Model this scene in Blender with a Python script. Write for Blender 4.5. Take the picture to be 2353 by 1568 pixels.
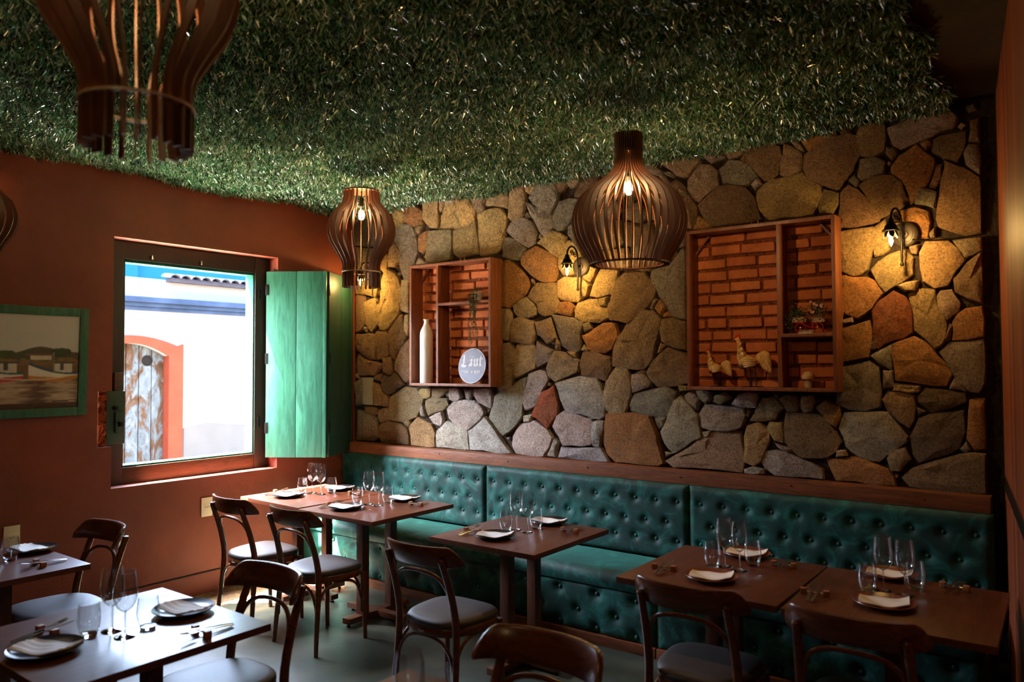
import bpy, bmesh, math, random
import numpy as np
from mathutils import Vector, Matrix, noise as mnoise

for o in list(bpy.data.objects):
    bpy.data.objects.remove(o, do_unlink=True)
SC = bpy.context.scene
COL = SC.collection
random.seed(7)
RNG = np.random.default_rng(11)

# ------------------------------------------------------------------ camera
FPX, CAMH = 1745.0, 1.72
YAW, PIT, ROL = math.radians(37.0), math.radians(1.86), math.radians(-0.2)
_f = np.array([-math.sin(YAW) * math.cos(PIT), math.cos(YAW) * math.cos(PIT), math.sin(PIT)])
_r = np.array([math.cos(YAW), math.sin(YAW), 0.0])
_u = np.cross(_r, _f)
_r, _u = math.cos(ROL) * _r + math.sin(ROL) * _u, -math.sin(ROL) * _r + math.cos(ROL) * _u
_C = np.array([0, 0, CAMH])
cam = bpy.data.cameras.new('camera')
cam.sensor_width = 36.0
cam.lens = 36.0 * FPX / 2353.0
cam.clip_start = 0.05
cam.dof.use_dof = True
cam.dof.focus_distance = 5.0
cam.dof.aperture_fstop = 2.0
camo = bpy.data.objects.new('camera', cam)
COL.objects.link(camo)
M = Matrix.Identity(4)
for i in range(3):
    M[i][0], M[i][1], M[i][2], M[i][3] = _r[i], _u[i], -_f[i], _C[i]
camo.matrix_world = M
SC.camera = camo

# ------------------------------------------------------------------ world, sun, exposure
SC.view_settings.view_transform = 'Standard'
SC.view_settings.look = 'None'
SC.view_settings.gamma = 1.0
SC.view_settings.use_curve_mapping = False
SC.view_settings.exposure = 1.25
SC.cycles.max_bounces = 8
SC.cycles.diffuse_bounces = 5
SC.cycles.glossy_bounces = 4
SC.cycles.transmission_bounces = 6
SC.cycles.transparent_max_bounces = 24
SC.cycles.caustics_reflective = False
SC.cycles.caustics_refractive = False
SC.cycles.sample_clamp_indirect = 25.0
SC.cycles.use_denoising = True

SUN_DIR = Vector((.38, .33, -1.0)).normalized()
w = bpy.data.worlds.new('sky'); SC.world = w; w.use_nodes = True
nt = w.node_tree; nt.nodes.clear()
sky = nt.nodes.new('ShaderNodeTexSky'); sky.sky_type = 'NISHITA'; sky.sun_disc = False
sky.sun_elevation = math.asin(-SUN_DIR.z)
sky.sun_rotation = math.atan2(-SUN_DIR.x, -SUN_DIR.y)
sky.air_density = 1.2; sky.dust_density = 4.0
bg = nt.nodes.new('ShaderNodeBackground'); bg.inputs['Strength'].default_value = 6.2
wo = nt.nodes.new('ShaderNodeOutputWorld')
nt.links.new(sky.outputs[0], bg.inputs[0]); nt.links.new(bg.outputs[0], wo.inputs[0])

sl = bpy.data.lights.new('sun', 'SUN'); sl.energy = 180.0; sl.angle = math.radians(.6); sl.color = (1, .95, .86)
so = bpy.data.objects.new('sun', sl); COL.objects.link(so)
so.rotation_euler = SUN_DIR.to_track_quat('-Z', 'Y').to_euler(); so.location = (-8, 0, 9)

def portal(name, loc, rot, sx, sy):
    l = bpy.data.lights.new(name, 'AREA'); l.shape = 'RECTANGLE'; l.size = sx; l.size_y = sy
    l.cycles.is_portal = True
    o = bpy.data.objects.new(name, l); COL.objects.link(o); o.location = loc; o.rotation_euler = rot
    return o
# daylight portal in the window opening (it only guides the sampling of the sky)
portal('window_portal', (-5.66, 3.21, 1.75), (0, math.radians(-90), 0), 1.6, 1.2)

# ------------------------------------------------------------------ pixel helpers (2353 x 1568 photograph)
def ray(x, y): return _f + _r * (x - 1176.5) / FPX - _u * (y - 784) / FPX
def onz(x, y, z): d = ray(x, y); return _C + d * ((z - CAMH) / d[2])
def onx(x, y, X): d = ray(x, y); return _C + d * (X / d[0])
def ony(x, y, Y): d = ray(x, y); return _C + d * (Y / d[1])

# ------------------------------------------------------------------ object helpers
def tag(o, label=None, cat=None, group=None, kind=None):
    if label: o['label'] = label
    if cat: o['category'] = cat
    if group: o['group'] = group
    if kind: o['kind'] = kind
    return o

def empty(name, loc=(0, 0, 0), rz=0.0):
    o = bpy.data.objects.new(name, None); COL.objects.link(o)
    o.location = loc; o.rotation_euler = (0, 0, rz); o.empty_display_size = .05
    return o

def link_mesh(name, me, mat=None, parent=None, loc=(0, 0, 0), rz=0.0):
    o = bpy.data.objects.new(name, me); COL.objects.link(o)
    if mat is not None and len(me.materials) == 0: me.materials.append(mat)
    if parent is not None: o.parent = parent
    o.location = loc; o.rotation_euler = (0, 0, rz)
    return o

def dup(root, loc=None, rz=None, scale=None):
    def cp(o, par):
        c = o.copy(); COL.objects.link(c); c.parent = par
        for ch in [x for x in bpy.data.objects if x.parent == o]:
            cp(ch, c)
        return c
    kids = {}
    for x in bpy.data.objects:
        if x.parent: kids.setdefault(x.parent.name, []).append(x)
    def cp2(o, par):
        c = o.copy(); COL.objects.link(c); c.parent = par
        for ch in kids.get(o.name, []): cp2(ch, c)
        return c
    r = cp2(root, None)
    if loc is not None: r.location = loc
    if rz is not None: r.rotation_euler = (0, 0, rz)
    if scale is not None: r.scale = scale
    return r

class MB:
    def __init__(s): s.v = []; s.f = []
    def add(s, vs, fs):
        n = len(s.v); s.v += [tuple(p) for p in vs]; s.f += [tuple(i + n for i in f) for f in fs]; return s
    def box(s, a, b, bev=0.0):
        x0, y0, z0 = a; x1, y1, z1 = b
        if bev <= 0:
            vs = [(x0,y0,z0),(x1,y0,z0),(x1,y1,z0),(x0,y1,z0),(x0,y0,z1),(x1,y0,z1),(x1,y1,z1),(x0,y1,z1)]
            return s.add(vs, [(0,3,2,1),(4,5,6,7),(0,1,5,4),(1,2,6,5),(2,3,7,6),(3,0,4,7)])
        c = ((x0+x1)/2, (y0+y1)/2, (z0+z1)/2); h = ((x1-x0)/2, (y1-y0)/2, (z1-z0)/2)
        bm = bmesh.new(); bmesh.ops.create_cube(bm, size=2)
        for v in bm.verts: v.co = Vector((c[0]+v.co.x*h[0], c[1]+v.co.y*h[1], c[2]+v.co.z*h[2]))
        bmesh.ops.bevel(bm, geom=bm.edges[:], offset=min(bev, min(h)*.9), segments=2, affect='EDGES', profile=.7)
        return s.bm(bm)
    def bm(s, bm):
        bm.verts.index_update()
        s.add([v.co[:] for v in bm.verts], [[v.index for v in f.verts] for f in bm.faces]); bm.free(); return s
    def tube(s, pts, rad, n=8, close=False, caps=True, flat=1.0):
        P = [Vector(p) for p in pts]; k = len(P)
        if not isinstance(rad, (list, tuple)): rad = [rad] * k
        rings = []; nrm = None
        for i in range(k):
            if close: t = (P[(i+1) % k] - P[i-1])
            else: t = (P[min(i+1, k-1)] - P[max(i-1, 0)])
            t.normalize()
            if nrm is None:
                a = Vector((0, 0, 1)) if abs(t.z) < .9 else Vector((1, 0, 0))
                nrm = t.cross(a).normalized()
            nrm = (nrm - t * nrm.dot(t)).normalized()
            bn = t.cross(nrm)
            rings.append([P[i] + nrm*math.cos(2*math.pi*j/n)*rad[i] + bn*math.sin(2*math.pi*j/n)*rad[i]*flat for j in range(n)])
        vs = [p for r in rings for p in r]; fs = []
        m = k if close else k-1
        for i in range(m):
            for j in range(n):
                a = i*n+j; b = i*n+(j+1) % n; c = ((i+1) % k)*n+(j+1) % n; d = ((i+1) % k)*n+j
                fs.append((a, b, c, d))
        if caps and not close:
            fs.append(tuple(reversed(range(n)))); fs.append(tuple((k-1)*n+j for j in range(n)))
        return s.add(vs, fs)
    def lathe(s, prof, n=24, c=(0, 0, 0), cap0=False, cap1=False):
        vs = []; fs = []; k = len(prof)
        for r, z in prof:
            for j in range(n):
                a = 2*math.pi*j/n; vs.append((c[0]+r*math.cos(a), c[1]+r*math.sin(a), c[2]+z))
        for i in range(k-1):
            for j in range(n):
                fs.append((i*n+j, i*n+(j+1) % n, (i+1)*n+(j+1) % n, (i+1)*n+j))
        if cap0: fs.append(tuple(reversed(range(n))))
        if cap1: fs.append(tuple((k-1)*n+j for j in range(n)))
        return s.add(vs, fs)
    def prism(s, poly, axis, a, b):
        # poly: 2D outline, extruded from a to b along axis (0,1,2)
        def mk(p, t):
            if axis == 0: return (t, p[0], p[1])
            if axis == 1: return (p[0], t, p[1])
            return (p[0], p[1], t)
        n = len(poly)
        vs = [mk(p, a) for p in poly] + [mk(p, b) for p in poly]
        fs = [tuple(range(n)), tuple(reversed(range(n, 2*n)))] + [(i, i+n, (i+1) % n+n, (i+1) % n) for i in range(n)]
        return s.add(vs, fs)
    def xf(s, m): s.v = [tuple(m @ Vector(p)) for p in s.v]; return s
    def mesh(s, name, smooth=40):
        me = bpy.data.meshes.new(name); me.from_pydata(s.v, [], s.f)
        bm = bmesh.new(); bm.from_mesh(me); bmesh.ops.recalc_face_normals(bm, faces=bm.faces[:]); bm.to_mesh(me); bm.free()
        if smooth:
            me.polygons.foreach_set('use_smooth', [True]*len(me.polygons))
            me.set_sharp_from_angle(angle=math.radians(smooth))
        return me
    def build(s, name, mat, parent=None, loc=(0, 0, 0), rz=0.0, smooth=40):
        return link_mesh(name, s.mesh(name, smooth), mat, parent, loc, rz)

# ------------------------------------------------------------------ materials
def lin(c):
    return tuple((x/255/12.92 if x/255 <= .04045 else ((x/255+.055)/1.055)**2.4) for x in c) + (1,)

def newmat(name):
    m = bpy.data.materials.new(name); m.use_nodes = True
    n = m.node_tree.nodes; n.clear()
    out = n.new('ShaderNodeOutputMaterial'); b = n.new('ShaderNodeBsdfPrincipled')
    m.node_tree.links.new(b.outputs[0], out.inputs[0])
    return m, m.node_tree, b, out

def coords(T, kind='Object', scale=(1, 1, 1)):
    if kind == 'World':
        g = T.nodes.new('ShaderNodeNewGeometry'); src = g.outputs['Position']
    else:
        g = T.nodes.new('ShaderNodeTexCoord'); src = g.outputs[kind]
    mp = T.nodes.new('ShaderNodeMapping'); mp.inputs['Scale'].default_value = scale
    T.links.new(src, mp.inputs['Vector']); return mp.outputs[0]

def noise(T, vec, scale, detail=4, rough=.55, dist=0.0):
    n = T.nodes.new('ShaderNodeTexNoise'); n.inputs['Scale'].default_value = scale
    n.inputs['Detail'].default_value = detail; n.inputs['Roughness'].default_value = rough
    n.inputs['Distortion'].default_value = dist
    T.links.new(vec, n.inputs['Vector']); return n.outputs['Fac']

def ramp(T, fac, stops):
    r = T.nodes.new('ShaderNodeValToRGB'); e = r.color_ramp.elements
    while len(e) < len(stops): e.new(.5)
    for el, (p, c) in zip(e, stops): el.position = p; el.color = c if len(c) == 4 else tuple(c)+(1,)
    T.links.new(fac, r.inputs[0]); return r.outputs[0]

def bump(T, b, fac, strength=.3, dist=.01):
    n = T.nodes.new('ShaderNodeBump'); n.inputs['Strength'].default_value = strength; n.inputs['Distance'].default_value = dist
    T.links.new(fac, n.inputs['Height']); T.links.new(n.outputs[0], b.inputs['Normal']); return n

def mix(T, fac, a, b, mode='MIX'):
    n = T.nodes.new('ShaderNodeMix'); n.data_type = 'RGBA'; n.blend_type = mode
    for sock, v in ((n.inputs[0], fac), (n.inputs[6], a), (n.inputs[7], b)):
        if hasattr(v, 'is_output'): T.links.new(v, sock)
        else: sock.default_value = v
    return n.outputs[2]

def plain(name, c, rough=.5, metal=0.0, var=.12, nscale=30, bstr=.05, spec=.5, emis=None, estr=0):
    m, T, b, o = newmat(name)
    v = coords(T); f = noise(T, v, nscale)
    d = tuple(max(0, x*(1-var)) for x in c[:3])+(1,); l = tuple(min(1, x*(1+var)) for x in c[:3])+(1,)
    T.links.new(ramp(T, f, [(.3, d), (.7, l)]), b.inputs['Base Color'])
    b.inputs['Roughness'].default_value = rough; b.inputs['Metallic'].default_value = metal
    b.inputs['Specular IOR Level'].default_value = spec
    if bstr: bump(T, b, f, bstr, .004)
    if emis: b.inputs['Emission Color'].default_value = emis; b.inputs['Emission Strength'].default_value = estr
    return m

def wood(name, dark, light, axis='X', rough=.4, scale=1.0, kind='Object', bstr=.08, spec=.5, coat=0.0):
    m, T, b, o = newmat(name)
    s = {'X': (1.5, 14, 14), 'Y': (14, 1.5, 14), 'Z': (14, 14, 1.5)}[axis]
    v = coords(T, kind, tuple(x*scale for x in s))
    f = noise(T, v, 3.0, 6, .6, 1.2); g = noise(T, v, 16.0, 3, .6)
    c = ramp(T, f, [(.28, dark), (.5, tuple((a+c2)/2 for a, c2 in zip(dark, light))), (.72, light)])
    c = mix(T, .25, c, ramp(T, g, [(.35, dark), (.65, light)]), 'MIX')
    T.links.new(c, b.inputs['Base Color']); b.inputs['Roughness'].default_value = rough
    b.inputs['Specular IOR Level'].default_value = spec
    b.inputs['Coat Weight'].default_value = coat; b.inputs['Coat Roughness'].default_value = .24
    bump(T, b, g, bstr, .002)
    return m

MAT = {}
def build_materials():
    # red plaster
    m, T, b, o = newmat('red_plaster'); v = coords(T, 'World')
    f = noise(T, v, 1.6, 5, .6); g = noise(T, v, 55, 4, .6); h = noise(T, v, 5, 4, .5)
    c = ramp(T, f, [(.3, lin((106, 43, 23))), (.7, lin((128, 55, 30)))])
    T.links.new(c, b.inputs['Base Color']); b.inputs['Roughness'].default_value = .62
    n1 = bump(T, b, g, .25, .004); n2 = T.nodes.new('ShaderNodeBump'); n2.inputs['Strength'].default_value = .5; n2.inputs['Distance'].default_value = .02
    T.links.new(h, n2.inputs['Height']); T.links.new(n2.outputs[0], n1.inputs['Normal']); MAT['red'] = m
    # broken plaster of the notch
    m, T, b, o = newmat('broken_plaster'); v = coords(T, 'World')
    f = noise(T, v, 40, 6, .7, .8)
    T.links.new(ramp(T, f, [(.35, lin((120, 45, 18))), (.65, lin((196, 92, 40)))]), b.inputs['Base Color'])
    b.inputs['Roughness'].default_value = .9; bump(T, b, f, 1.0, .03); MAT['broken'] = m
    # stone (colour from the object, grain from world position)
    m, T, b, o = newmat('field_stone'); v = coords(T, 'World')
    oi = T.nodes.new('ShaderNodeObjectInfo')
    f = noise(T, v, 9, 5, .65, .6); g = noise(T, v, 85, 5, .75); h = noise(T, v, 26, 6, .7, .5)
    c = mix(T, ramp(T, f, [(.3, (0, 0, 0)), (.72, (.6, .6, .6))]), oi.outputs['Color'], lin((136, 112, 84)))
    c = mix(T, .75, c, ramp(T, g, [(.36, (.26, .25, .24)), (.5, (.95, .95, .95)), (.66, (1.4, 1.37, 1.3))]), 'MULTIPLY')
    c = mix(T, ramp(T, h, [(.56, (0, 0, 0)), (.74, (.55, .55, .55))]), c, lin((150, 96, 46)))
    T.links.new(c, b.inputs['Base Color']); b.inputs['Roughness'].default_value = .82; b.inputs['Specular IOR Level'].default_value = .25
    n1 = bump(T, b, g, 1.0, .014); n2 = T.nodes.new('ShaderNodeBump'); n2.inputs['Strength'].default_value = 1.0; n2.inputs['Distance'].default_value = .09
    T.links.new(h, n2.inputs['Height']); T.links.new(n2.outputs[0], n1.inputs['Normal']); MAT['stone'] = m
    m, T, b, o = newmat('mortar'); v = coords(T, 'World'); f = noise(T, v, 30, 6, .7)
    T.links.new(ramp(T, f, [(.35, lin((30, 21, 14))), (.7, lin((74, 56, 38)))]), b.inputs['Base Color'])
    b.inputs['Roughness'].default_value = .95; bump(T, b, f, 1.0, .03); MAT['mortar'] = m
    m, T, b, o = newmat('brick'); v = coords(T, 'World'); oi = T.nodes.new('ShaderNodeObjectInfo')
    f = noise(T, v, 25, 5, .65)
    c = mix(T, oi.outputs['Random'], lin((188, 104, 58)), lin((210, 126, 70)))
    c = mix(T, .6, c, ramp(T, f, [(.3, (.62, .6, .58)), (.7, (1.15, 1.12, 1.1))]), 'MULTIPLY')
    T.links.new(c, b.inputs['Base Color']); b.inputs['Roughness'].default_value = .9; bump(T, b, f, .6, .01); MAT['brick'] = m
    m, T, b, o = newmat('brick_mortar'); v = coords(T, 'World'); f = noise(T, v, 60, 6, .7)
    T.links.new(ramp(T, f, [(.35, lin((88, 42, 22))), (.68, lin((182, 98, 54)))]), b.inputs['Base Color'])
    b.inputs['Roughness'].default_value = .95; bump(T, b, f, 1.0, .02); MAT['bmortar'] = m
    # concrete floor
    m, T, b, o = newmat('polished_concrete'); v = coords(T, 'World')
    f = noise(T, v, 1.8, 6, .65, .8); g = noise(T, v, 14, 6, .7, 1.0)
    c = ramp(T, f, [(.3, lin((42, 54, 50))), (.55, lin((68, 74, 64))), (.75, lin((102, 94, 74)))])
    c = mix(T, .5, c, ramp(T, g, [(.3, (.7, .72, .72)), (.7, (1.1, 1.08, 1.02))]), 'MULTIPLY')
    T.links.new(c, b.inputs['Base Color'])
    rr = T.nodes.new('ShaderNodeMapRange'); T.links.new(g, rr.inputs[0]); rr.inputs[3].default_value = .25; rr.inputs[4].default_value = .5
    T.links.new(rr.outputs[0], b.inputs['Roughness']); bump(T, b, g, .05, .003); MAT['floor'] = m
    m, T, b, o = newmat('floor_border_stone'); v = coords(T, 'World', (1, 1, 1)); f = noise(T, v, 26, 6, .75)
    T.links.new(ramp(T, f, [(.35, lin((92, 72, 52))), (.7, lin((182, 152, 118)))]), b.inputs['Base Color'])
    b.inputs['Roughness'].default_value = .8; bump(T, b, f, .6, .01); MAT['border'] = m
    # ceiling slab
    m, T, b, o = newmat('bare_ceiling'); v = coords(T, 'World'); f = noise(T, v, 3, 6, .7, .5)
    T.links.new(ramp(T, f, [(.3, lin((30, 26, 20))), (.7, lin((66, 46, 30)))]), b.inputs['Base Color'])
    b.inputs['Roughness'].default_value = .9; bump(T, b, f, .4, .02); MAT['ceiling'] = m
    # artificial grass
    m, T, b, o = newmat('artificial_grass')
    a = T.nodes.new('ShaderNodeVertexColor'); a.layer_name = 'tint'
    T.links.new(a.outputs[0], b.inputs['Base Color']); b.inputs['Roughness'].default_value = .25
    b.inputs['Specular IOR Level'].default_value = 1.0; b.inputs['Coat Weight'].default_value = .5; b.inputs['Coat Roughness'].default_value = .2; MAT['grass'] = m
    # velvet
    m, T, b, o = newmat('green_velvet'); v = coords(T, 'World')
    f = noise(T, v, 5.0, 5, .62, 2.2); g = noise(T, v, 2.0, 4, .6, 1.5)
    c = ramp(T, f, [(.34, lin((2, 25, 25))), (.5, lin((5, 50, 47))), (.66, lin((36, 114, 104)))])
    c = mix(T, .5, c, ramp(T, g, [(.35, lin((4, 38, 36))), (.65, lin((14, 78, 70)))]))
    T.links.new(c, b.inputs['Base Color']); b.inputs['Roughness'].default_value = .62; b.inputs['Specular IOR Level'].default_value = .35
    b.inputs['Sheen Weight'].default_value = .45; b.inputs['Sheen Roughness'].default_value = .35; b.inputs['Sheen Tint'].default_value = lin((120, 220, 200))
    bump(T, b, f, .12, .01); MAT['velvet'] = m
    MAT['rail'] = wood('rail_wood', lin((70, 36, 20)), lin((142, 84, 52)), 'X', .42, kind='World')
    MAT['table'] = wood('table_wood', lin((66, 30, 16)), lin((112, 58, 34)), 'Y', .38, bstr=.03, spec=.4, coat=.3)
    MAT['tleg'] = wood('table_leg_wood', lin((60, 30, 18)), lin((108, 62, 38)), 'Z', .4)
    MAT['chair'] = wood('chair_wood', lin((60, 31, 16)), lin((122, 66, 34)), 'X', .27, bstr=.02, spec=.55)
    MAT['shelf'] = wood('shelf_wood', lin((86, 45, 25)), lin((146, 86, 53)), 'Z', .42)
    m = wood('panel_wood', lin((92, 38, 18)), lin((160, 82, 42)), 'Z', .5, scale=1.2, kind='World'); T = m.node_tree
    b = [n for n in T.nodes if n.type == 'BSDF_PRINCIPLED'][0]; src = b.inputs['Base Color'].links[0].from_socket
    oi = T.nodes.new('ShaderNodeObjectInfo'); tone = ramp(T, oi.outputs['Random'], [(0, (.55, .5, .48)), (1, (1.25, 1.2, 1.15))])
    T.links.new(mix(T, 1.0, src, tone, 'MULTIPLY'), b.inputs['Base Color']); MAT['panel'] = m
    MAT['lamp'] = wood('lamp_ply', lin((70, 38, 21)), lin((116, 68, 38)), 'Z', .5)
    MAT['frame'] = wood('window_frame_wood', lin((14, 13, 10)), lin((38, 32, 24)), 'Z', .55, bstr=.25)
    MAT['framebot'] = wood('weathered_rail', lin((28, 20, 14)), lin((80, 58, 40)), 'Y', .5, bstr=.3)
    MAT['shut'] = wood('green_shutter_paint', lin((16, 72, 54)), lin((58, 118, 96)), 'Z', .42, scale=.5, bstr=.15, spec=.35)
    MAT['shutdark_shade'] = wood('dark_green_and_shade', lin((10, 48, 38)), lin((22, 70, 55)), 'Z', .5, scale=.5, bstr=.1)  # dark green of the lock block; shade put into the folded leaf's colour
    MAT['teal'] = plain('teal_jamb_paint', lin((30, 84, 72)), .8, spec=.1, var=.3, nscale=25, bstr=.5)
    MAT['pad'] = plain('seat_leather', lin((54, 46, 45)), .55, var=.15, nscale=60, bstr=.1)
    MAT['plate'] = plain('dark_stoneware', lin((24, 21, 26)), .3, var=.15)
    MAT['platebrown'] = plain('brown_stoneware', lin((120, 62, 42)), .3, var=.12)
    MAT['napkin'] = plain('paper_napkin', lin((226, 220, 216)), .8, var=.03, nscale=200, bstr=.1)
    MAT['steel'] = plain('cutlery_steel', lin((190, 190, 190)), .22, metal=1.0, var=.05)
    MAT['cube'] = wood('cutlery_rest_wood', lin((120, 70, 40)), lin((176, 118, 74)), 'Z', .5)
    MAT['black'] = plain('black_iron', lin((22, 20, 19)), .42, metal=.6, var=.2)
    MAT['dark'] = plain('dark_gap', lin((12, 9, 7)), .8)
    MAT['iron_disc'] = plain('sconce_plate', lin((58, 48, 38)), .5, metal=.3)
    MAT['ceramic'] = plain('white_ceramic', lin((226, 224, 216)), .18, var=.03)
    MAT['outlet'] = plain('outlet_plastic', lin((226, 218, 200)), .35, var=.02, bstr=0)
    MAT['slate'] = plain('grey_sign', lin((128, 130, 148)), .5, var=.12, nscale=18)
    MAT['ink'] = plain('pale_print', lin((214, 216, 222)), .6, var=.02, bstr=0)
    MAT['redpaint'] = plain('red_metal_paint', lin((196, 40, 24)), .35, var=.05)
    MAT['leaf'] = plain('small_leaf', lin((50, 74, 34)), .5, var=.4, nscale=80)
    MAT['flower'] = plain('pink_petal', lin((216, 160, 140)), .6)
    MAT['silver'] = plain('silver_pot', lin((226, 226, 222)), .2, metal=.15)
    MAT['hen'] = plain('painted_hen', lin((206, 158, 84)), .5, var=.35, nscale=35)
    MAT['hendark'] = plain('hen_breast', lin((96, 72, 64)), .5, var=.25)
    MAT['hencream'] = plain('hen_feather_cream', lin((226, 196, 136)), .5, var=.25, nscale=60)
    MAT['mushcap'] = plain('mushroom_cap', lin((204, 170, 120)), .7, var=.3, nscale=60, bstr=.4)
    MAT['mushstem'] = plain('mushroom_stem', lin((176, 160, 136)), .8, var=.3, nscale=40, bstr=.4)
    MAT['picframe'] = wood('green_picture_frame', lin((14, 60, 42)), lin((40, 110, 82)), 'Z', .5, bstr=.3)
    MAT['brass'] = plain('brass_ring', lin((190, 150, 60)), .3, metal=1.0)
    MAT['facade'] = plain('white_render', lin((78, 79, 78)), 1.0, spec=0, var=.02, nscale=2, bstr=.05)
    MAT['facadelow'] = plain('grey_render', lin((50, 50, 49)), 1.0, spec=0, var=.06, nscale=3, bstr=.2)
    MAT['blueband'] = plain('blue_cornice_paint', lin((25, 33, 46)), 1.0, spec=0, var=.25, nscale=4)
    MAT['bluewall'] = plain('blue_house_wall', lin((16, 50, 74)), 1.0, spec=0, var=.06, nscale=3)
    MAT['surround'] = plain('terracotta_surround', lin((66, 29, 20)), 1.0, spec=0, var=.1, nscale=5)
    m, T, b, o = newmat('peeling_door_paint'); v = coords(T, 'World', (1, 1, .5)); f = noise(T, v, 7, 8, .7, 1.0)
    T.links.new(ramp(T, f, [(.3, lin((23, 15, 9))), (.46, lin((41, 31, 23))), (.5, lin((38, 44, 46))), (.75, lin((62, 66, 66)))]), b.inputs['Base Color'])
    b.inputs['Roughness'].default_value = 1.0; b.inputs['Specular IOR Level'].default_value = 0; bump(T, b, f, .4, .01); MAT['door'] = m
    MAT['ventblack'] = plain('vent_iron', lin((14, 13, 12)), 1.0, spec=0)
    MAT['ringglint'] = plain('ply_ring_highlight', lin((206, 188, 168)), .4, var=.05)  # ply rings tinted lighter to carry their edge highlight in the colour
    MAT['tile'] = plain('roof_tile', lin((33, 33, 38)), 1.0, spec=0, var=.2, nscale=8)
    MAT['street'] = plain('street_stone', lin((176, 168, 156)), .9, var=.15, nscale=4, bstr=.4)
    MAT['innerwall'] = plain('inner_wall', lin((96, 60, 42)), .8, var=.05, nscale=3)
    # clear glass: thin wall (transparent + fresnel-like gloss), solid glass for stems and bases
    m = bpy.data.materials.new('thin_glass'); m.use_nodes = True; T = m.node_tree; T.nodes.clear()
    out = T.nodes.new('ShaderNodeOutputMaterial'); mx = T.nodes.new('ShaderNodeMixShader')
    tr = T.nodes.new('ShaderNodeBsdfTransparent'); tr.inputs[0].default_value = (.97, .98, .98, 1)
    gl = T.nodes.new('ShaderNodeBsdfGlossy'); gl.inputs['Roughness'].default_value = .03
    lw = T.nodes.new('ShaderNodeLayerWeight'); lw.inputs[0].default_value = .5
    p = T.nodes.new('ShaderNodeMath'); p.operation = 'POWER'; p.inputs[1].default_value = 3.0
    q = T.nodes.new('ShaderNodeMath'); q.operation = 'MULTIPLY_ADD'; q.inputs[1].default_value = .70; q.inputs[2].default_value = .085
    T.links.new(lw.outputs['Facing'], p.inputs[0]); T.links.new(p.outputs[0], q.inputs[0]); T.links.new(q.outputs[0], mx.inputs[0])
    T.links.new(tr.outputs[0], mx.inputs[1]); T.links.new(gl.outputs[0], mx.inputs[2]); T.links.new(mx.outputs[0], out.inputs[0]); MAT['glass'] = m
    m, T, b, o = newmat('solid_glass'); b.inputs['Transmission Weight'].default_value = 1.0; b.inputs['Roughness'].default_value = .02
    b.inputs['IOR'].default_value = 1.45; MAT['solidglass'] = m
    def glow(name, c, s):
        m, T, b, o = newmat(name); b.inputs['Base Color'].default_value = (0, 0, 0, 1)
        b.inputs['Emission Color'].default_value = c; b.inputs['Emission Strength'].default_value = s; return m
    MAT['filament'] = glow('warm_filament', (1, .62, .25, 1), 40)
    MAT['flame'] = glow('warm_candle_bulb', (1, .72, .38, 1), 22)
build_materials()

# ================================================================== STRUCTURE
XR, YS, ZC = -5.38, 4.735, 3.16          # red wall plane, mortar plane of the stone wall, ceiling slab
RW0 = np.array([-.352, 4.86]); RWD = np.array([.115, -.9934])   # wooden wall: corner, direction towards the camera side
def rw(s): return RW0 + RWD * s

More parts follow.
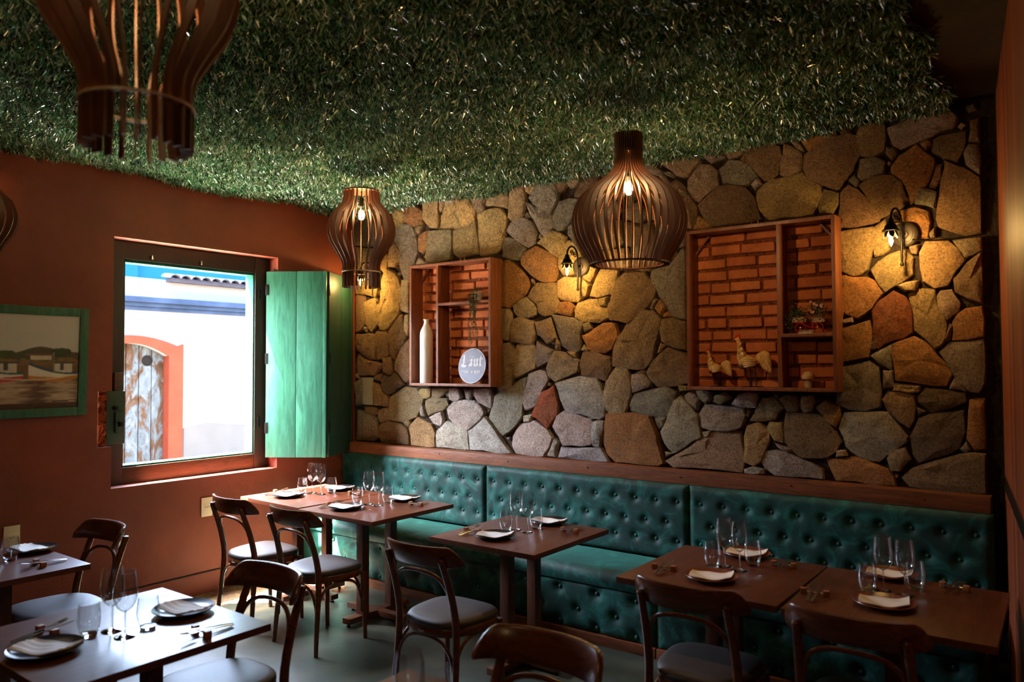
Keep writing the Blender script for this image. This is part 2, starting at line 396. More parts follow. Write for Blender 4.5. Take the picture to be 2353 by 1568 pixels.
def structure():
    MB().box((-5.0, -2.4, -.12), (1.2, YS, 0)).build('floor', MAT['floor'], smooth=0)['kind'] = 'structure'
    MB().box((XR, -2.4, -.12), (-5.0, YS, .0)).build('trim_1', MAT['border'], smooth=0)['kind'] = 'structure'
    MB().box((-5.62, -2.6, ZC), (1.4, 5.1, ZC+.2)).build('ceiling', MAT['ceiling'], smooth=0)['kind'] = 'structure'
    # red wall with the window opening and the broken notch
    ys = [-2.6, 2.443, 2.538, 3.885, 4.95]
    zs = [-.12, .88, 1.169, 1.554, 2.632, ZC]
    mb = MB()
    for i in range(len(ys)-1):
        for j in range(len(zs)-1):
            yc, zc = (ys[i]+ys[i+1])/2, (zs[j]+zs[j+1])/2
            hole = .88 < zc < 2.632 and 2.538 < yc < 3.885
            if hole: continue
            if 2.443 < yc < 2.538 and 1.169 < zc < 1.554:
                mb.box((-5.62, ys[i], zs[j]), (-5.5, ys[i+1], zs[j+1])); continue
            mb.box((-5.62, ys[i], zs[j]), (XR, ys[i+1], zs[j+1]))
    wl = mb.build('wall_left', MAT['red'], smooth=0); wl['kind'] = 'structure'
    # ragged broken plaster inside the notch
    mb = MB()
    N = 26
    vs, fs = [], []
    for i in range(N+1):
        for j in range(7):
            z = 1.171 + (1.552-1.171)*i/N; t = j/6
            y = 2.444 + .097*t; x = XR - .004 - .085*min(1, t*2.2) + random.uniform(-.012, .012)*min(1, t*3)
            vs.append((x, y, z))
    for i in range(N):
        for j in range(6): fs.append((i*7+j, i*7+j+1, (i+1)*7+j+1, (i+1)*7+j))
    mb.add(vs, fs)
    mb.build('broken_plaster', MAT['broken'], wl, smooth=0)
    # stone wall backing
    wb = MB().box((-5.62, YS, -.12), (.6, 5.0, ZC)).build('wall_back', MAT['mortar'], smooth=0); wb['kind'] = 'structure'
    # wooden wall
    a, b = rw(0), rw(7.4); n = np.array([.9934, .115])*.12
    wr = MB().prism([tuple(a), tuple(b), tuple(b+n), tuple(a+n)], 2, -.12, ZC).build('wall_right', MAT['dark'], smooth=0); wr['kind'] = 'structure'
    nn = np.array([-.9934, -.115])*.010; wd = .125; me = None      # vertical boards of the wooden wall
    for k in range(57):
        s0 = .175+k*wd
        if me is None:
            a, b = RWD*.0015, RWD*(wd-.0015); me = MB().prism([tuple(a), tuple(b), tuple(b+nn), tuple(a+nn)], 2, 0, ZC-.004).mesh('board', 0)
        c = rw(s0); link_mesh('board', me, MAT['panel'], wr, (c[0], c[1], .002))
    # dark strip in the corner and dark gloss band on the wooden wall
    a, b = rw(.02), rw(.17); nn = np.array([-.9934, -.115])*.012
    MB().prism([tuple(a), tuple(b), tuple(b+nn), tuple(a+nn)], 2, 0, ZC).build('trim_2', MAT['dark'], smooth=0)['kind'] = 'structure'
    a, b = rw(.17), rw(5.2)
    MB().prism([tuple(a), tuple(b), tuple(b+nn*1.4), tuple(a+nn*1.4)], 2, 1.085, 1.145).build('trim_3', MAT['black'], smooth=0)['kind'] = 'structure'
    # wall behind the camera
    mb = MB().box((-5.62, -2.6, -.12), (1.2, -2.4, ZC))
    mb.build('wall_front', MAT['innerwall'], smooth=0)['kind'] = 'structure'
    # baseboard of the red wall
    MB().box((XR, -2.4, 0), (XR+.012, 4.1, .155)).build('baseboard_left', MAT['red'], smooth=0)['kind'] = 'structure'
    MB().box((XR, -2.4, .155), (XR+.010, 4.1, .163)).build('trim_4', MAT['dark'], smooth=0)['kind'] = 'structure'
    # wooden rail on top of the banquette backs
    tr = MB().box((XR, 4.59, .952), (-.40, YS, 1.035), .004).build('trim_5', MAT['rail'])
    tr['kind'] = 'structure'
    for k in range(7):
        x = -4.9 + k*.7
        MB().lathe([(.006, 0), (.006, .003)], 8, cap1=True).xf(Matrix.Translation((x, 4.59, .995+.01*(k % 2))) @ Matrix.Rotation(math.radians(90), 4, 'X')).build('screw_hole', MAT['dark'], tr)
    return wl, wb
WL, WB = structure()

# ---- stones of the back wall, traced stone by stone
CROPS = {'A': (800, 400, 4.9), 'B': (800, 700, 4.1255), 'C': (1130, 380, 4.9), 'D': (1130, 680, 3.8234),
         'E': (1480, 250, 5.0064), 'F': (1480, 860, 5.0064), 'G': (1830, 240, 3.4085), 'H': (1830, 680, 3.3362)}
STONES = '''
A y 465 400 590 385 620 420 610 510 530 605 500 480
A o 640 365 730 355 820 430 830 570 730 585 620 535 620 420
A y 825 320 1005 295 1000 620 905 595 835 500
A t 1015 295 1085 310 1045 400 1010 420
A y 1085 320 1190 320 1220 450 1265 600 1005 620 1035 480
A p 1085 280 1200 255 1185 315 1090 320
A y 1205 270 1330 250 1430 410 1410 520 1275 595 1230 450
A t 1340 220 1545 210 1515 330 1520 410 1440 440 1390 330
A t 1610 190 1760 155 1795 260 1785 385 1520 350
A t 1830 95 1950 100 1990 260 1960 460 1835 540 1795 500 1810 280
A y 1950 95 2125 60 2090 150 2035 240 1985 190
A y 1445 450 1600 390 1720 390 1785 470 1770 600 1740 740 1720 850 1480 920 1460 700
A t 905 640 1150 625 1145 900 1150 960 865 995 880 830
A y 1165 640 1280 600 1420 530 1450 700 1460 900 1220 950 1165 900
A g 530 570 600 555 700 580 745 680 690 760 590 890 540 800 515 750
A o 780 690 890 620 895 700 880 830 835 905 785 870
A g 600 890 700 720 770 690 780 880 740 1010 690 1040 680 1180 610 1190 570 1020 550 960
A t 740 590 835 580 800 640 765 675
A t 790 930 855 990 755 1010
A t 455 850 520 780 580 890 550 990 520 1040 440 1040
A y 350 900 430 900 445 960 430 1040 390 1120 345 1060
A y 420 1060 480 1090 560 1190 590 1300 580 1510 480 1470 400 1390 370 1270 390 1140
A t 590 1195 675 1190 680 1560 590 1540 585 1350
A g 70 420 330 400 450 470 500 560 510 720 420 830 80 800
A t 70 820 400 850 340 920 330 1080 70 1080
A y 350 1300 400 1400 390 1500 350 1560 345 1440
A o 1680 1010 1780 960 1850 1000 1990 1130 2020 1220 1990 1340 1890 1430 1800 1505 1680 1490
A g 1730 700 1870 740 2010 840 1980 900 1920 975 1840 965 1730 930
B y 140 -20 240 -60 290 20 300 130 200 262 150 185
B b 65 -90 135 -80 138 60 150 190 110 245 66 285
B y 66 -230 250 -230 280 -90 240 -70 140 -100 66 -100
B y 320 10 360 -60 480 -20 485 30 470 100 350 250 300 245 285 190 310 120
B b 490 95 525 85 520 180 525 240 550 310 490 400 440 530 380 460 385 330 370 260
B t 530 90 570 85 570 300 555 300 525 240
B b 70 280 235 280 250 340 240 535 190 520 80 430 75 340
B b 260 260 350 250 380 330 375 480 270 525 255 400
B t 570 320 575 740 530 745 430 620 430 560 490 410
B b 80 460 150 520 240 545 310 570 240 675 85 670 75 520
B b 320 510 410 500 425 640 395 670 330 640
B k 340 665 400 690 420 640 520 760 400 850 360 850 300 790 310 710
B b 240 690 320 650 300 730 235 720
B y 235 725 290 760 310 850 310 960 235 955
B b 310 830 360 870 375 970 315 960
B g 60 740 130 690 132 930 70 960
B t 385 880 530 780 640 800 710 900 680 1000 650 1070 500 1115 400 1100 375 1010
B b 135 960 260 980 265 1030 230 1055 140 1020
B t 275 1000 370 980 380 1100 290 1130 265 1070
B g 75 1000 160 1030 250 1080 275 1270 230 1300 70 1300
B b 290 1140 370 1105 500 1130 560 1180 570 1350 300 1310 285 1240
B y 565 1160 650 1065 780 1140 815 1220 815 1375 600 1355
B t 510 1115 560 1090 580 1130 550 1160
B y 670 800 780 795 780 880 700 890 650 830
B t 790 800 940 800 880 870 790 880
B p 950 800 1040 800 1060 880 1040 915 950 905
B p 1080 800 1160 805 1140 900 1110 890
B p 1175 805 1340 800 1345 990 1220 920 1170 850
B t 720 910 830 880 930 890 940 960 890 1005 740 1060 725 980
B p 745 1070 880 1010 890 1090 870 1160 800 1130
B p 670 1000 700 940 720 1060 680 1060
B p 920 1000 980 930 1110 910 1220 940 1285 1030 1240 1100 1130 1195 1000 1130 950 1080
B p 825 1250 830 1200 920 1115 1120 1190 1130 1400 825 1380
B w 1140 1250 1130 1200 1210 1150 1285 1070 1400 1220 1545 1440 1140 1405
B g 1330 1080 1370 950 1370 870 1480 800 1600 720 1690 690 1660 800 1640 950 1640 1060 1590 1140 1460 1255 1410 1180
B t 1405 370 1530 355 1585 430 1560 700 1540 790 1420 815 1400 700
B t 1405 30 1520 45 1555 90 1530 200 1530 345 1405 350
C g 405 370 470 220 545 155 640 170 740 290 730 410 655 535 520 480
C g 370 410 500 480 655 540 675 680 640 790 580 810 500 670 430 560
C g 145 740 200 650 345 590 450 650 495 770 480 860 400 930 270 840
C o 320 1060 400 960 490 900 600 960 720 1060 720 1150 690 1300 640 1320 520 1290 400 1190 330 1120
C y 505 880 560 820 680 740 830 800 800 900 740 1040 600 930
C g 680 560 750 400 850 360 985 380 930 560 860 650 800 720 730 740 680 700
C t 650 170 760 110 850 110 830 200 800 280 750 310 680 220
C t 830 200 870 60 1000 60 1030 110 950 230 870 250
C b 920 310 1050 90 1160 80 1200 170 1080 300 1000 360 920 350
C t 1110 30 1260 10 1240 70 1200 90
C b 1240 80 1330 30 1390 20 1300 110 1230 140
C g 840 680 920 630 960 900 1000 1000 960 960 900 830 850 790
C y 735 1080 790 900 850 840 940 870 990 1000 1000 1020 960 1180 850 1230 790 1230 740 1150
C y 730 1300 800 1250 1000 1260 1090 1350 1060 1470 960 1540 760 1510 720 1470
C y 1080 1480 1170 1250 1200 1170 1420 1180 1400 1260 1340 1440 1180 1490
C y 1000 1190 1080 1080 1160 1170 1100 1330 1010 1270
C b 1330 1740 1300 1600 1350 1420 1390 1290 1460 1210 1700 1200 1800 1320 1830 1390 1740 1590 1640 1680 1520 1780
C g 1775 1250 1790 1180 1990 1130 2130 930 2170 930 2170 1735 2010 1690 1920 1540 1850 1400
C t 1000 400 1100 360 1300 350 1450 500 1380 600 1150 640 960 620
C g 1480 500 1640 400 1750 560 1640 650 1500 600
C t 960 640 1200 650 1430 620 1470 860 1300 950 1050 920
C b 1480 640 1640 670 1780 640 1850 820 1760 890 1500 900
C y 1040 960 1300 970 1500 930 1560 1130 1420 1160 1180 1150
C t 1580 910 1780 900 1950 950 1900 1080 1760 1180 1590 1150
C t 1660 300 1850 240 2000 380 2100 560 1950 620 1790 600 1760 480
C g 1860 640 1980 630 2170 600 2150 900 1960 930 1870 820
C t 1100 350 1200 330 1400 120 1500 60 1500 330 1300 340
C g 1520 60 1650 60 1850 230 1650 290 1530 480
C y 385 1480 490 1325 715 1325 718 1480 750 1550 735 1660 570 1700 510 1660 500 1560
D t 180 90 290 10 390 110 370 170 350 185 220 185
D o 575 60 690 50 715 100 690 180 570 155
D y 720 120 740 60 930 25 930 90 1010 100 1030 190 940 235 800 230 725 195
D y 935 25 1010 10 1010 90 945 85
D t 165 215 270 190 350 225 385 330 340 425 170 405 160 300
D t 370 235 510 190 560 370 480 420 400 340
D g 520 165 700 200 800 235 770 340 770 480 740 510 610 440 570 300
D t 790 250 850 230 870 290 810 325
D o 780 350 900 290 960 240 1080 245 1105 360 1050 470 1000 505 840 470
D t 1060 480 1100 370 1180 250 1310 115 1410 130 1480 200 1450 330 1400 560 1330 650 1190 640 1060 620
D t 1385 110 1420 30 1450 40 1410 120
D o 1425 110 1470 30 1530 90 1480 175
D b 1480 210 1590 195 1695 230 1700 490 1600 460 1490 400 1470 290
D o 1500 160 1560 120 1580 190 1500 190
D b 1440 510 1470 420 1520 440 1480 490
D b 1350 690 1400 590 1540 450 1700 510 1710 770 1440 805 1390 740
D g 390 400 530 480 500 570 380 640 380 560
D t 215 430 340 425 385 450 365 640 190 735 185 650 200 560
D t 470 640 500 560 545 480 650 510 765 570 750 670 540 765 490 710
D b 770 610 800 500 900 480 1040 540 1050 640 1000 760 920 720 780 700
D p 290 800 310 690 400 655 480 680 490 740 430 830 370 970 280 1015 260 950
D r 340 1050 430 850 530 790 570 960 570 1050 480 1170
D w 560 770 680 735 760 710 920 730 970 860 985 1070 940 1095 800 1045 640 1000 600 900
D t 970 880 1000 760 1090 620 1190 640 1215 780 1210 870 1150 1050 1010 1035 980 980
D g 1220 690 1330 690 1390 760 1380 800 1230 860 1225 760
D g 1200 960 1250 860 1530 790 1610 850 1590 930 1530 1060 1500 1085 1380 1050 1200 1010
D p 525 1150 560 1060 640 1010 760 1050 870 1085 870 1310 610 1320 590 1230
D w 880 1110 970 1110 965 1220 940 1340 880 1330
D p 165 1240 230 1130 360 1100 480 1180 530 1250 500 1330 450 1440 190 1400 165 1320
D p 480 1430 540 1260 575 1290 560 1440
D w 600 1330 950 1340 1020 1480 570 1440
D o 960 1280 1000 1040 1240 1035 1380 1060 1440 1200 1510 1490 1480 1530 1060 1490 1000 1390
D p 270 1060 340 1045 330 1110 270 1110
D t 800 430 840 470 830 500 780 480
D t 660 490 730 500 730 545
D t 560 380 590 420 580 470 550 470
D t 1225 690 1330 650 1340 685 1225 688
D t 940 770 960 780 965 840 950 810
F g 175 660 250 560 330 300 400 250 540 390 610 470 620 580 660 740 540 770 340 910 230 800
F g 440 250 500 215 570 240 640 300 610 430 540 370
F g 580 200 760 200 780 300 700 340 640 280
F t 800 250 920 205 1000 280 870 350 790 320
F p 980 350 1070 240 1300 215 1280 390 1100 380
F g 620 450 690 345 850 370 1150 400 1170 480 1120 620 960 650 760 650 640 620
F t 1190 550 1270 420 1350 280 1480 260 1600 390 1500 520 1340 545
F b 1540 290 1600 240 1740 240 1780 330 1770 440 1640 440
F t 1790 260 1930 240 1950 320 1920 430 1830 455 1785 380
F o 1960 390 2080 300 2250 380 2255 480 2200 630 2100 540
F y 1170 590 1310 555 1440 660 1440 760 1370 900 1330 1010 1260 1065 1130 1010 1155 860
F y 1400 640 1430 550 1580 560 1600 810 1480 760 1450 680
F b 1620 440 1900 460 2000 460 2180 650 2270 780 2200 900 2100 970 1790 970 1700 880 1610 800
F t 230 1000 400 910 620 760 770 670 1090 660 1130 920 1120 1165 300 1110
F p 1330 1010 1390 890 1500 880 1750 960 2060 1100 2090 1245 1470 1195 1380 1090
F p 1140 1100 1260 1070 1380 1100 1390 1190 1140 1160
F p 1490 790 1700 870 1670 930 1540 850
F t 2220 900 2300 880 2330 940 2210 960
F t 660 670 760 660 740 720 690 730
F g 110 510 220 510 210 590 165 640
F p 230 900 330 910 240 960
F t 1480 230 1540 240 1520 280
F t 380 130 490 150 490 190 400 200
F t 1180 400 1230 440 1190 510
E t 120 600 220 540 330 490 600 500 640 600 480 780 430 780 300 700
E g 600 430 680 420 890 430 930 560 760 630 720 580 640 520
E t 900 460 980 400 1180 400 1150 500 960 580
E b 1080 600 1150 490 1300 420 1560 410 1580 540 1530 740 1470 800 1370 830 1270 710 1160 620
E t 1600 380 1680 420 1810 510 1800 700 1620 780 1550 750 1560 620
E t 1670 370 1730 340 1840 470 1820 490 1740 440
E o 1760 250 1950 200 2150 190 2240 310 2030 400 1880 490 1800 360
E t 490 830 630 620 760 640 840 700 850 880 720 970 620 1080 540 1030 490 920
E g 850 700 970 590 1170 630 1300 760 1170 880 900 850
E b 600 1120 850 890 980 870 1160 900 1260 1000 1310 1180 1350 1270 1300 1300 780 1350 640 1190
E b 290 850 360 800 490 920 490 970 410 1020 300 900
E b 420 1030 510 970 600 1130 600 1300 540 1380 490 1380 490 1180
E o 620 1230 760 1320 770 1360 560 1380
E p 1230 870 1300 790 1350 860 1270 920
E y 1290 940 1380 850 1540 800 1820 720 1870 820 2040 880 2050 980 2010 1090 1970 1210 1450 1280 1310 1150 1280 1020
E y 2060 920 2240 960 2220 1090 2160 1200 2010 1190 2000 1150
E g 210 720 300 720 340 760 320 790 230 750
E g 0 580 60 570 200 720 280 830 280 880 150 760 0 690
E p 1330 380 1600 270 1650 300 1590 380 1340 400
G b 310 160 440 140 410 190 355 230
G b 55 390 220 280 420 210 470 240 490 400 420 530 340 660 320 670 80 580 50 500
G b 465 220 490 150 690 130 690 370 590 410 490 400
G g 705 180 950 80 1110 20 1180 10 1260 110 1230 180 1050 250 930 300 820 350 760 330
G g 500 430 620 405 690 440 690 530 500 590 475 560
G b 700 320 770 340 800 390 750 440 700 380
G o 740 490 800 400 940 305 1080 420 1080 480 1010 640 930 700 890 780 870 690 830 580 740 530
G b 1055 270 1200 230 1330 200 1310 350 1260 450 1160 420 1060 370
G b 960 300 1030 265 1060 310 1010 345
G b 1350 280 1360 120 1500 90 1480 280
G g 1305 370 1350 300 1480 290 1480 540 1430 540 1330 470
G b 1090 900 1130 580 1160 430 1330 500 1480 560 1480 700 1460 1010 1330 1020 1200 980 1110 950
G b 480 630 620 560 750 550 820 600 870 740 820 800 660 880 570 760
G b 320 900 340 680 400 620 540 730 650 870 650 910 440 975 310 960
G g 405 590 450 550 480 590 465 650
G g 930 770 960 650 1090 680 1070 800
G o 810 830 920 800 1030 820 1030 1050 910 1050 900 950 820 900
G b 1090 470 1145 460 1130 560 1090 660 1030 640
G y 325 1000 590 960 605 1100 550 1290 440 1350 330 1310
G y 600 960 690 890 710 1000 720 1130 600 1190 600 1100
G y 570 1300 720 1180 860 1130 910 1200 910 1330 820 1390 690 1470 620 1370
G y 960 1160 1000 1070 1180 1050 1270 1130 1320 1220 1230 1310 1190 1420 1080 1440 990 1390 970 1280
G t 1220 1060 1470 1040 1480 1140 1320 1200
G b 1225 1370 1330 1250 1500 1150 1500 1300 1460 1568 1340 1520 1240 1470
G o 325 1340 470 1355 620 1385 680 1480 590 1590 470 1680 380 1640 330 1560
G y 780 1420 950 1380 930 1460 850 1460
G t 1040 1010 1080 960 1080 1030 1050 1040
G t 880 1110 950 1100 940 1170 900 1160
H r 575 110 620 50 740 -40 830 10 880 90 890 280 740 340 625 410 580 300
H y 850 -10 900 -60 1060 -50 1080 100 1150 220 1120 380 1060 415 900 260 880 80
H t 1075 0 1100 -40 1190 -50 1250 50 1240 110 1150 200 1110 140
H o 1200 200 1290 100 1480 65 1490 310 1190 340
H g 1080 430 1170 350 1470 330 1470 690 1400 750 1330 740 1200 600
H o 740 370 900 310 980 350 1080 470 1200 610 1170 700 760 650 745 500
H o 330 240 560 190 575 330 550 470 330 510
H g 335 540 560 500 635 540 640 870 520 890 300 830 330 700
H g 570 460 730 370 725 570 640 520
H g 660 580 735 580 740 700 660 710
H t 745 670 960 690 940 740 860 750 730 730
H k 920 780 980 700 1310 750 1310 810 1190 860 1040 900 930 820
H t 650 800 690 730 900 770 900 960 870 1025 700 890
H g 320 1020 360 900 540 900 700 900 860 1090 850 1120 710 1200 640 1280 430 1220 370 1160
H k 870 1080 940 940 1100 900 1280 880 1290 1050 1250 1170 1180 1210 930 1290 890 1220
H o 1320 800 1480 770 1490 1200 1360 1190 1300 1100 1320 900
H g 1180 690 1210 630 1310 740 1175 715
H t 690 1250 720 1190 840 1160 870 1260 790 1350 720 1350
H o 220 1250 460 1240 560 1280 700 1330 760 1470 300 1430
H b 800 1400 870 1330 1250 1220 1490 1220 1490 1530 840 1480
H g 1240 1180 1300 1120 1330 1180 1310 1210
H p 310 1190 370 1190 380 1230 300 1240
H o 320 80 360 110 350 150 320 160
H t 340 190 430 160 430 200 340 220
H b 1130 350 1170 220 1190 230 1170 340
H k 920 860 990 890 930 920
H k 560 420 570 350 610 350 610 410
'''
SCOL = {'y': (222, 184, 124), 't': (202, 174, 136), 'g': (184, 172, 156), 'b': (170, 136, 98), 'o': (208, 146, 84),
        'r': (190, 98, 58), 'p': (228, 214, 196), 'w': (228, 226, 222), 'k': (126, 106, 86)}

def inside(poly, p):
    c = False; n = len(poly)
    for i in range(n):
        a, b = poly[i], poly[(i+1) % n]
        if (a[1] > p[1]) != (b[1] > p[1]) and p[0] < (b[0]-a[0])*(p[1]-a[1])/(b[1]-a[1])+a[0]: c = not c
    return c

def make_stone(poly, code, rnd, proud):
    # poly in wall coordinates (x, z)
    area = sum(poly[i][0]*poly[(i+1) % len(poly)][1]-poly[(i+1) % len(poly)][0]*poly[i][1] for i in range(len(poly)))
    if area < 0: poly = poly[::-1]
    cx = sum(p[0] for p in poly)/len(poly); cz = sum(p[1] for p in poly)/len(poly)
    pts = []
    for i, p in enumerate(poly):
        q = poly[(i+1) % len(poly)]; L = math.hypot(q[0]-p[0], q[1]-p[1])
        pts.append((p[0]*.9+.05*(poly[i-1][0]+q[0]), p[1]*.9+.05*(poly[i-1][1]+q[1])) if len(poly) > 4 and min(L, math.hypot(p[0]-poly[i-1][0], p[1]-poly[i-1][1])) < .09 else p)
        k = 1 if L < .09 else (2 if L < .22 else 3)
        for t in range(1, k):
            s = t/k; nx, nz = (q[1]-p[1])/L, -(q[0]-p[0])/L
            d = rnd.uniform(-.008, .010)
            pts.append((p[0]+(q[0]-p[0])*s+nx*d, p[1]+(q[1]-p[1])*s+nz*d))
    n = len(pts)
    tx, tz = rnd.uniform(-.06, .06), rnd.uniform(-.06, .06)
    def ring(k, y, jit):
        out = []
        for p in pts:
            dx, dz = p[0]-cx, p[1]-cz
            out.append((dx*k+rnd.uniform(-jit, jit), y+tx*dx*k+tz*dz*k+rnd.uniform(-jit, jit)*1.2, dz*k+rnd.uniform(-jit, jit)))
        return out
    size = math.sqrt(abs(area)/2)
    k1 = 1-min(.2, .006/max(size, .02)*2); k2 = k1*.66
    v = ring(1.0, .012, 0) + ring(.995, -proud*.45, .001) + ring(k1, -proud*.9, .002) + ring(k2, -proud-.002-.010*size, .006 if size > .12 else .002)
    v.append((0, -proud-.001-rnd.uniform(-.004, .012), 0))
    f = []
    for a in range(3):
        for j in range(n):
            f.append((a*n+j, a*n+(j+1) % n, (a+1)*n+(j+1) % n, (a+1)*n+j))
    for j in range(n): f.append((3*n+j, 3*n+(j+1) % n, 4*n))
    o = MB().add(v, f).build('stone', MAT['stone'], WB, (cx, YS, cz), smooth=32)
    c = SCOL[code]; j = rnd.uniform(.9, 1.1)
    o.color = lin(tuple(min(255, x*j*rnd.uniform(.97, 1.03)) for x in c))
    return o

def stones():
    rnd = random.Random(5); polys = []
    for ln in STONES.strip().split('\n'):
        t = ln.split(); ox, oy, s = CROPS[t[0]]; xy = list(map(float, t[2:]))
        poly = []
        for i in range(0, len(xy), 2):
            p = ony(ox+xy[i]/s, oy+xy[i+1]/s, 4.695); poly.append((float(p[0]), float(p[2])))
        cx = sum(p[0] for p in poly)/len(poly); cz = sum(p[1] for p in poly)/len(poly)
        gr = [1+.0075/max(.02, math.hypot(p[0]-cx, p[1]-cz)) for p in poly]
        poly = [(max(XR+.004, min(-.42, cx+(p[0]-cx)*g)), max(1.036, cz+(p[1]-cz)*g)) for p, g in zip(poly, gr)]
        polys.append(poly)
        make_stone(poly, t[1], rnd, rnd.uniform(.030, .046))
    # little filler stones wedged into the wide joints
    placed = []
    shelves = [(-4.62, -3.63, 1.53, 2.61), (-2.10, -1.10, 1.53, 2.63)]
    tries = 0
    while len(placed) < 130 and tries < 9000:
        tries += 1
        x, z = rnd.uniform(XR+.05, -.45), rnd.uniform(1.06, 3.1); r = rnd.uniform(.016, .042)
        if any(a-r < x < b+r and c-r < z < d+r for a, b, c, d in shelves): continue
        if any(inside(pl, (x+r*.8*math.cos(a), z+r*.8*math.sin(a))) for pl in polys for a in (0, 1.57, 3.14, 4.71)
               if abs(pl[0][0]-x) < .6 and abs(pl[0][1]-z) < .6): continue
        if any(math.hypot(x-a, z-b) < (r+c)*.95 for a, b, c in placed): continue
        placed.append((x, z, r)); k = rnd.randint(4, 6); a0 = rnd.uniform(0, 6)
        make_stone([(x+r*rnd.uniform(.8, 1.15)*math.cos(a0+6.283*i/k), z+r*rnd.uniform(.8, 1.15)*math.sin(a0+6.283*i/k)) for i in range(k)],
                   rnd.choice('ttbgp'), rnd, .024)
stones()

# ---- ceiling of artificial grass
def grass():
    G0, G1 = onz(2080, 0, 3.1), onz(2180, 250, 3.1)
    def xr(y): return G0[0] + (G1[0]-G0[0])*(y-G0[1])/(G1[1]-G0[1]) + .03*np.sin(y*9)
    def fld(x, y, s, a):
        return a*(np.sin(x*s+1.3*np.sin(y*s*.7))+np.sin(y*s*1.13+1.7*np.sin(x*s*.6+1))+np.sin((x+y)*s*.77+.5))/3
    def blades(n, x0, x1, y0, y1, far):
        x = RNG.uniform(x0, x1, n); y = RNG.uniform(y0, y1, n)
        ok = x < xr(y); x, y = x[ok], y[ok]
        if far:
            ok = ~((y > .95) & (y > .95 + (x+3.4)*.55 - .3) & (x > XR)) if False else np.ones(len(x), bool)
            x, y = x[ok], y[ok]
        return x, y
    # visible part: dense;  the rest of the room: thinner
    def vis(x, y):
        dx, dy = x, y
        dep = dx*_f[0]+dy*_f[1]; lat = dx*_r[0]+dy*_r[1]
        return (dep > 2.55) & (np.abs(lat) < dep*.74+.15)
    x, y = blades(1250000, XR, -.4, .9, 4.70, False)
    v = vis(x, y); xa, ya = x[v], y[v]
    if len(xa) > 520000: xa, ya = xa[:520000], ya[:520000]
    x, y = blades(150000, XR, .6, -2.4, 4.70, True); v = ~vis(x, y)
    xb, yb = x[v], y[v]
    def make(x, y, wid):
        n = len(x)
        h = fld(x, y, 5.0, .034)+fld(x+3, y-1, 13.0, .014)+fld(x+1, y+4, 37.0, .010)
        ang = RNG.uniform(-math.pi, math.pi, n)*.9 + fld(x, y, 4.1, 2.0)*2
        L = RNG.uniform(.022, .06, n); tilt = RNG.uniform(.35, 1.5, n)
        root = np.stack([x, y, np.full(n, ZC-.03)+h+RNG.uniform(-.03, 0.01, n)], 1)
        d = np.stack([np.cos(ang)*np.sin(tilt), np.sin(ang)*np.sin(tilt), -np.cos(tilt)], 1)
        tip = root + d*L[:, None]; tip[:, 2] -= .0
        tip[:, 0] = np.clip(tip[:, 0], XR+.005, 5); tip[:, 1] = np.minimum(tip[:, 1], 4.71)
        side = np.cross(d, RNG.normal(size=(n, 3))); side /= np.linalg.norm(side, axis=1)[:, None]
        wv = RNG.uniform(.0024, .0058, n)*wid
        mid = root + d*(L*.45)[:, None]
        V = np.stack([root, mid+side*wv[:, None], tip, mid-side*wv[:, None]], 1).reshape(-1, 3)
        t = RNG.uniform(0, 1, n)
        pal = np.array([[.005, .028, .015], [.020, .100, .042], [.066, .225, .090], [.155, .35, .165], [.30, .34, .25]])
        idx = np.clip((t**1.25*4.2+fld(x, y, 2.2, .8)), 0, 3.99); i0 = idx.astype(int); fr = (idx-i0)[:, None]
        C = pal[i0]*(1-fr)+pal[i0+1]*fr
        pale = RNG.uniform(0, 1, n) < .13
        C[pale] = np.array([.58, .74, .58])*RNG.uniform(.55, 1.15, (pale.sum(), 1))  # scattered pale blades put bright glints into the grass colour
        return V, np.repeat(C, 4, 0)
    Va, Ca = make(xa, ya, 1.0); Vb, Cb = make(xb, yb, 2.2)
    V = np.concatenate([Va, Vb]); C = np.concatenate([Ca, Cb]); n = len(V)//4
    me = bpy.data.meshes.new('grass_ceiling')
    me.vertices.add(len(V)); me.vertices.foreach_set('co', V.astype(np.float32).ravel())
    me.loops.add(n*4); me.loops.foreach_set('vertex_index', np.arange(n*4, dtype=np.int32))
    me.polygons.add(n); me.polygons.foreach_set('loop_start', np.arange(0, n*4, 4, dtype=np.int32))
    me.update(calc_edges=True)
    at = me.color_attributes.new('tint', 'FLOAT_COLOR', 'POINT')
    at.data.foreach_set('color', np.concatenate([C, np.ones((len(C), 1))], 1).astype(np.float32).ravel())
    o = link_mesh('grass_ceiling', me, MAT['grass'])
    tag(o, 'green artificial grass mat covering the ceiling', 'artificial grass', kind='stuff')
    # backing mat
    MB().prism([(XR, -2.4), (-.2, -2.4), (float(xr(np.array(-2.4))), -2.4), (float(xr(np.array(4.7))), 4.72), (XR, 4.72)], 2, ZC-.012, ZC-.002).build('trim_6', MAT['backing'], smooth=0)['kind'] = 'structure'
MAT['backing'] = plain('grass_backing', lin((14, 30, 16)), .9)
grass()

